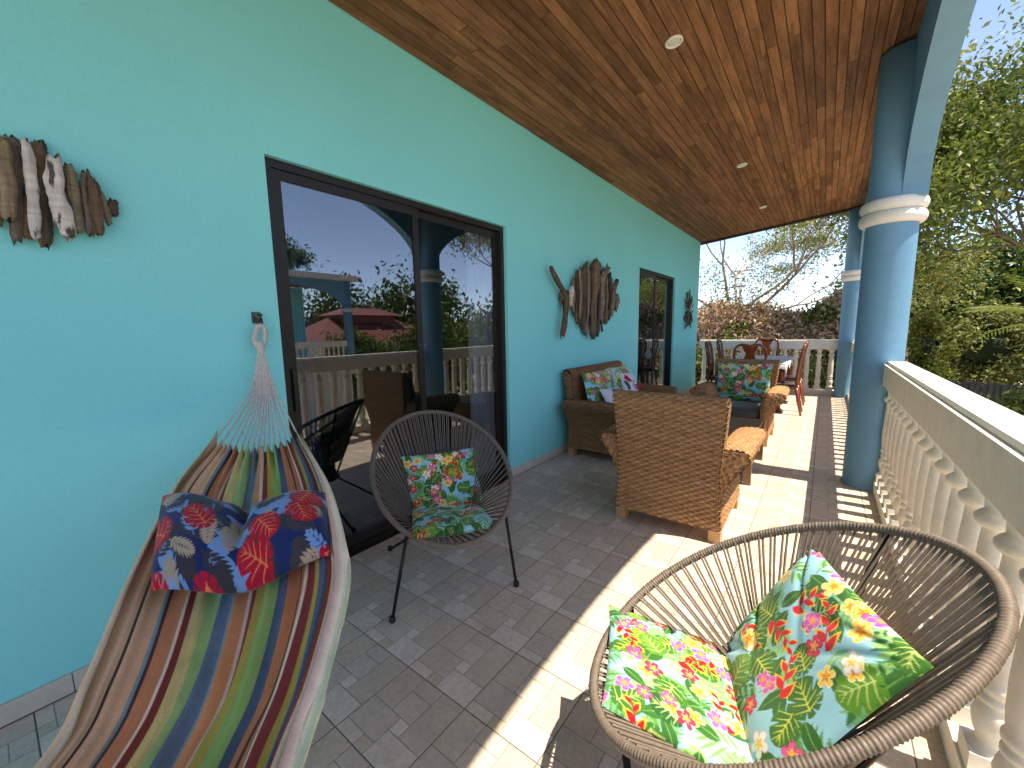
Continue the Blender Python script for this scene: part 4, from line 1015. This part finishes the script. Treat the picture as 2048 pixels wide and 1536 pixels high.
# shrubs close behind the far balustrade
for k, (x, y, z, r_, c, lab) in enumerate(((-2.6, 11.9, -.25, .85, YG, 'yellow green shrub behind the left end of the far balustrade'), (-1.4, 11.8, -.45, .8, G2, 'dark shrub behind the middle of the far balustrade'), (-.3, 11.8, -.35, .8, G2, 'dark shrub behind the right of the far balustrade'),
                                           (.8, 12.0, -.25, .85, G1, 'leafy shrub beside the far blue column outside'))):
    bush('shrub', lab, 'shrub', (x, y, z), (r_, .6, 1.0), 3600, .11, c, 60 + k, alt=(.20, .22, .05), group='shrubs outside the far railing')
bush('green_bush', 'bright green bush left of the dried hedge', 'shrub', (-4.3, 15.0, .55), (1.3, 1.2, 1.35), 7000, .13, (.13, .19, .03), 71, alt=YG)
# thin fern palm by the wall corner
def palm(name, label, base, h, nf, L, seed, col, cat='palm', trunk=.07, droop=.55, w=.05):
    R = np.random.RandomState(seed); t = thing(name, label, cat, base)
    m = MB(); m.tube([(0, 0, 0), (.05, 0, h * .5), (0, 0, h)], [trunk * 1.3, trunk, trunk * .8], 8); m.build('trunk', 'bark_pale', t, True)
    for k in range(nf):
        a = 2 * PI * k / nf + R.uniform(-.3, .3); el = R.uniform(.35, 1.2); d0 = np.array([math.cos(a) * math.cos(el), math.sin(a) * math.cos(el), math.sin(el)]); p = np.array([0, 0, h]); pts = [p]
        for i in range(12):
            d0 = d0 + np.array([0, 0, -droop * .16]); d0 /= np.linalg.norm(d0); p = p + d0 * L / 12; pts.append(p)
        m = MB(); m.tube(pts, list(np.linspace(.016, .004, 13)), 4, cap=False)
        for i in range(2, 13):
            tdir = pts[i] - pts[i - 1]; tdir /= np.linalg.norm(tdir); sd = np.cross(tdir, (0, 0, 1)); sd /= np.linalg.norm(sd) + 1e-9
            for sub in (0, .5):
                q = pts[i - 1] + (pts[i] - pts[i - 1]) * sub
                for s_ in (-1, 1):
                    ll = L * .26 * math.sin(PI * (.15 + .8 * i / 13)); e = q + (sd * s_ * .8 + tdir * .55 + np.array([0, 0, -.25])) * ll; mid = (q + e) / 2 + np.array([0, 0, .04 * ll])
                    m.add([q, mid + tdir * w * .5, e, mid - tdir * w * .5], [(0, 1, 2), (0, 2, 3)])
        me = m.mesh('frond'); setcol(me, leafcols(len(me.vertices), R, col, .2)); link('frond', me, 'leaf', t)
    return t
palm('fern_palm', 'small fern palm by the corner of the turquoise wall', (-3.05, 12.0, GZ), 3.0, 9, 1.1, 5, (.16, .21, .05))
palm('palm_tree', 'palm with arching yellow green fronds right of the column', (5.9, 19.5, GZ), 4.0, 14, 2.6, 6, (.17, .21, .03), trunk=.14)
# trees
tree('feathery_tree', 'wide feathery tree with thin crown behind the dried hedge', (-3.25, 20.0, GZ), 4.3, .15, (.1, 0), 2.7, 50000, .14, (.20, .23, .06), 14, spread=.55, kids=(2, 3), flat=.35, up=.10, maxd=6, cl=.30, bark='bark_pale', alt=(.28, .27, .06), pa=.35,
     dirs=[(-.75, .2, .75), (-.2, -.4, 1.1), (.45, .1, .95), (.95, -.1, .42), (1.0, .3, .30), (.2, .6, .8)], shrink=.78)
tree('slender_tree', 'slender leafy tree left of the feathery tree', (-4.75, 17.5, GZ), 4.0, .08, (.15, 0), 1.5, 6000, .10, (.17, .20, .05), 15, spread=.6, maxd=4, cl=.28, alt=(.26, .24, .06), pa=.2, nb=5)
tree('broadleaf_tree', 'large broadleaf tree reaching in from the right above the railing', (5.3, 14.0, GZ), 4.8, .12, (-.5, .2), 1.9, 40000, .14, (.105, .15, .028), 19, spread=.62, kids=(2, 3, 3), flat=.10, up=.20, maxd=5, cl=.36, alt=(.19, .22, .035), pa=.33,
     dirs=[(-1, .1, .60), (-.8, -.3, 1.0), (-.5, .5, 1.2), (.2, .2, 1.3), (.8, 0, .8), (.3, -.7, .9), (-1, -.25, .85), (-.7, .1, 1.3)], shrink=.73)
mass = [(3.4, 26.5, 1.1, (2.4, 2.0, 3.6), G3, 'dense dark tree just right of the thick column'), (6.6, 28.5, 1.5, (3.0, 2.2, 4.2), G2, 'dense tree in the middle of the green backdrop at right'), (10.2, 27.0, 1.2, (3.0, 2.2, 4.0), G2, 'dense tree at the right end of the green backdrop'),
        (2.2, 33.0, .9, (2.6, 2.0, 3.6), G2, 'far tree partly behind the thick column'), (5.0, 36.0, 1.6, (3.2, 2.4, 4.6), (.075, .12, .03), 'far pale tree behind the green backdrop')]
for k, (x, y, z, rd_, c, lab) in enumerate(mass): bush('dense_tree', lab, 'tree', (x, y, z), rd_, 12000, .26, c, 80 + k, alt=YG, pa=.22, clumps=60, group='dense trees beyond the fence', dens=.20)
small = [(2.36, 17.0, .55, (.50, .5, 1.15), YG, 'sunlit yellow green shrub against the thick column outside'), (5.3, 24.8, .35, (1.5, 1.0, 1.45), (.20, .23, .07), 'pale leafed shrub above the dark fence'),
         (3.05, 11.0, -.75, (.72, .7, .85), G1, 'low green shrub just outside the near railing')]
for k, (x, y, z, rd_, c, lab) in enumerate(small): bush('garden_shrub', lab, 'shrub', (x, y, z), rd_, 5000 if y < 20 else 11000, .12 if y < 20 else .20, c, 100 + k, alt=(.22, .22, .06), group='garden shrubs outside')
# fence
fe = thing('metal_fence', 'dark corrugated fence below the railing at right', 'fence', (5.0, 22.5, GZ))
for k in range(44):
    x = -2.4 + .155 * k; m = MB(); m.prism([(x, 0), (x + .05, -.035), (x + .10, -.035), (x + .150, 0), (x + .150, .012), (x, .012)], 2, 0, 1.95 + .02 * math.sin(k * 1.7)); m.v = [(a, b - a * .22, c) for a, b, c in m.v]; m.build('fence_sheet', 'fence_dark', fe)
# distant houses, pole and pine
h = thing('distant_house', 'red roofed house just showing over the dried hedge', 'house', (-1.4, 38, GZ))
m = MB(); m.box((-2.6, -2, 0), (3.4, 2, 4.2)); m.build('wall', 'plaster_cream', h)
m = MB(); m.add([(-3.2, -2.6, 4.15), (4.0, -2.6, 4.15), (4.0, 2.6, 4.15), (-3.2, 2.6, 4.15), (-1.2, 0, 5.2), (2.0, 0, 5.2)], [(0, 1, 5, 4), (1, 2, 5), (2, 3, 4, 5), (3, 0, 4), (3, 2, 1, 0)]); m.build('roof', 'roof_red', h)
h = thing('white_building', 'small white building behind the hedge at the far right', 'house', (.35, 44, GZ))
m = MB(); m.box((-1.2, -1.5, 0), (1.3, 1.5, 5.3)); m.build('wall', 'plaster_cream', h)
m = MB(); m.box((-1.35, -1.65, 5.3), (1.45, 1.65, 5.45)); m.build('roof', 'white_paint', h)
h = thing('utility_pole', 'thin pale utility pole behind the feathery tree', 'pole', (-4.7, 30, GZ)); m = MB(); m.tube([(0, 0, 0), (.25, 0, 8.2)], [.10, .07], 8); m.build('shaft', 'pole_pale', h, True)
m = MB(); m.box((-.35, -.04, 7.6), (.85, .04, 7.7)); m.build('crossarm', 'pole_pale', h)
h = thing('pine_tree', 'tiny pointed pine beside the far column', 'tree', (.55, 40, GZ)); m = MB(); m.tube([(0, 0, 0), (0, 0, 7.4)], [.12, .02], 6); m.build('trunk', 'bark', h)
m = MB(); Rp = random.Random(2)
for i in range(16):
    z = 3.0 + i * .28; L = 1.15 * (1 - i / 18)
    for k in range(7):
        a = 2 * PI * k / 7 + i * .4; e = np.array([L * math.cos(a), L * math.sin(a), z + .18]); m.tube([(0, 0, z), e * .6 + np.array([0, 0, z * .4 - .02]), e], [.05, .07, .03], 4)
me = m.mesh('crown'); setcol(me, np.tile(np.array([[.03, .06, .02]]), (len(me.vertices), 1))); link('crown', me, 'leaf', h)

# what the door glass mirrors: a neighbouring wing, a red roof and trees to the right of the veranda
wg = thing('neighbouring_wing', 'neighbouring house wing with blue arches mirrored in the near glass door', 'house', (10.4, 4.0, GZ))
m = MB(); m.box((2.4, -6, 0), (2.6, 4.6, 6.1)); m.build('wall', 'wall_paint', wg)
m = MB(); m.box((0, -6, 2.55), (2.6, 5.35, 2.8)); m.box((.1, -6, 0), (2.5, 5.2, 2.55)); m.build('lower_storey', 'plaster_cream', wg)
m = MB(); m.box((-.25, -6, 6.22), (3.2, 5.55, 6.42)); m.build('roof', 'white_paint', wg)
m = MB(); m.box((.1, -6, 6.12), (2.5, 5.3, 6.2)); m.build('porch_ceiling', 'plank', wg)
def wing_arch(y0, y1):
    m = MB(); N = 24; a = (y1 - y0) / 2 - .17; yc = (y0 + y1) / 2; pts = [(yc + a * math.cos(q), 5.15 + .85 * math.sin(q)) for q in np.linspace(0, PI, N + 1)]
    for k in range(N):
        (ya, za), (yb_, zb) = pts[k], pts[k + 1]; v = []
        for X in (0, .15): v += [(X, ya, za), (X, yb_, zb), (X, yb_, 6.218), (X, ya, 6.218)]
        m.add(v, [(0, 1, 2, 3), (7, 6, 5, 4), (0, 4, 5, 1)])
    for yy, ye in ((yc + a, y1), (yc - a, y0)): m.box((0, min(yy, ye), 5.13), (.15, max(yy, ye), 6.218))
    me = m.mesh('arch'); recalc(me); link('arch', me, 'blue_paint', wg)
wing_arch(.3, 5.2); wing_arch(-4.6, .3)
for y in (5.2, .3, -4.6):
    m = MB(); m.lathe([(.165, 2.8), (.165, 6.2)], 24, (.09, y, 0)); m.build('column', 'blue_paint', wg, True)
    m = MB(); m.lathe([(.16, -.08), (.20, -.05), (.20, .05), (.16, .08)], 24, (.09, y, 5.1)); m.build('ring_moulding', 'white_paint', wg, True)
m = MB(); m.box((.02, -6, 3.67), (.16, 5.1, 3.905)); m.build('rail_beam', 'baluster_paint', wg)
m = MB(); m.box((.03, -6, 2.79), (.15, 5.1, 2.9)); m.build('base_curb', 'baluster_paint', wg)
for k in range(26): link('baluster', balme, None, wg, (.09, 4.9 - .2 * k, 2.8))
h = thing('red_roof_house', 'red roofed house mirrored in the near glass door', 'house', (29, 21.5, GZ))
m = MB(); m.box((-3, -5, 0), (3, 5.5, 3.6)); m.build('wall', 'plaster_cream', h)
m = MB(); m.add([(-4.2, -6, 3.5), (4.2, -6, 3.5), (4.2, 6.5, 3.5), (-4.2, 6.5, 3.5), (0, -3, 5.5), (0, 3.5, 5.5)], [(0, 4, 5, 3), (1, 2, 5, 4), (0, 1, 4), (2, 3, 5), (0, 3, 2, 1)]); m.build('roof', 'roof_red', h)
m = MB(); m.box((-1.2, -2.4, 5.0), (1.2, 3.0, 5.7)); m.add([(-1.8, -3, 5.7), (1.8, -3, 5.7), (1.8, 3.6, 5.7), (-1.8, 3.6, 5.7), (0, -1.5, 6.4), (0, 2, 6.4)], [(0, 4, 5, 3), (1, 2, 5, 4), (0, 1, 4), (2, 3, 5), (0, 3, 2, 1)]); m.build('upper_roof', 'roof_red', h)
tree('open_tree', 'open branched tree mirrored above the neighbouring wing', (17.0, 8.2, GZ), 6.2, .20, (0, .3), 1.35, 8000, .20, G2, 23, maxd=4, cl=.30, nb=5, alt=G1)
for k, (x, y, z, rd_, c, lab) in enumerate(((14.5, 17.0, -.6, (2.2, 2.2, 2.6), G2, 'bushy tree mirrored right of the red roof'), (9.5, 17.5, -.3, (2.2, 2.0, 2.9), G1, 'bushy tree mirrored at the right of the glass'), (33, 33, 1.5, (7, 6, 5), G3, 'wooded rise mirrored behind the red roof'), (48, 30, 1.5, (8, 9, 6), G3, 'second wooded rise mirrored in the distance'), (19.5, 15.0, -.8, (2.0, 2.0, 2.2), G1, 'round shrub mirrored before the red roof'))):
    bush('garden_tree', lab, 'tree', (x, y, z), rd_, 7000, .30 if x < 30 else .7, c, 130 + k, alt=YG, clumps=40, group='trees mirrored in the glass', dens=.22)
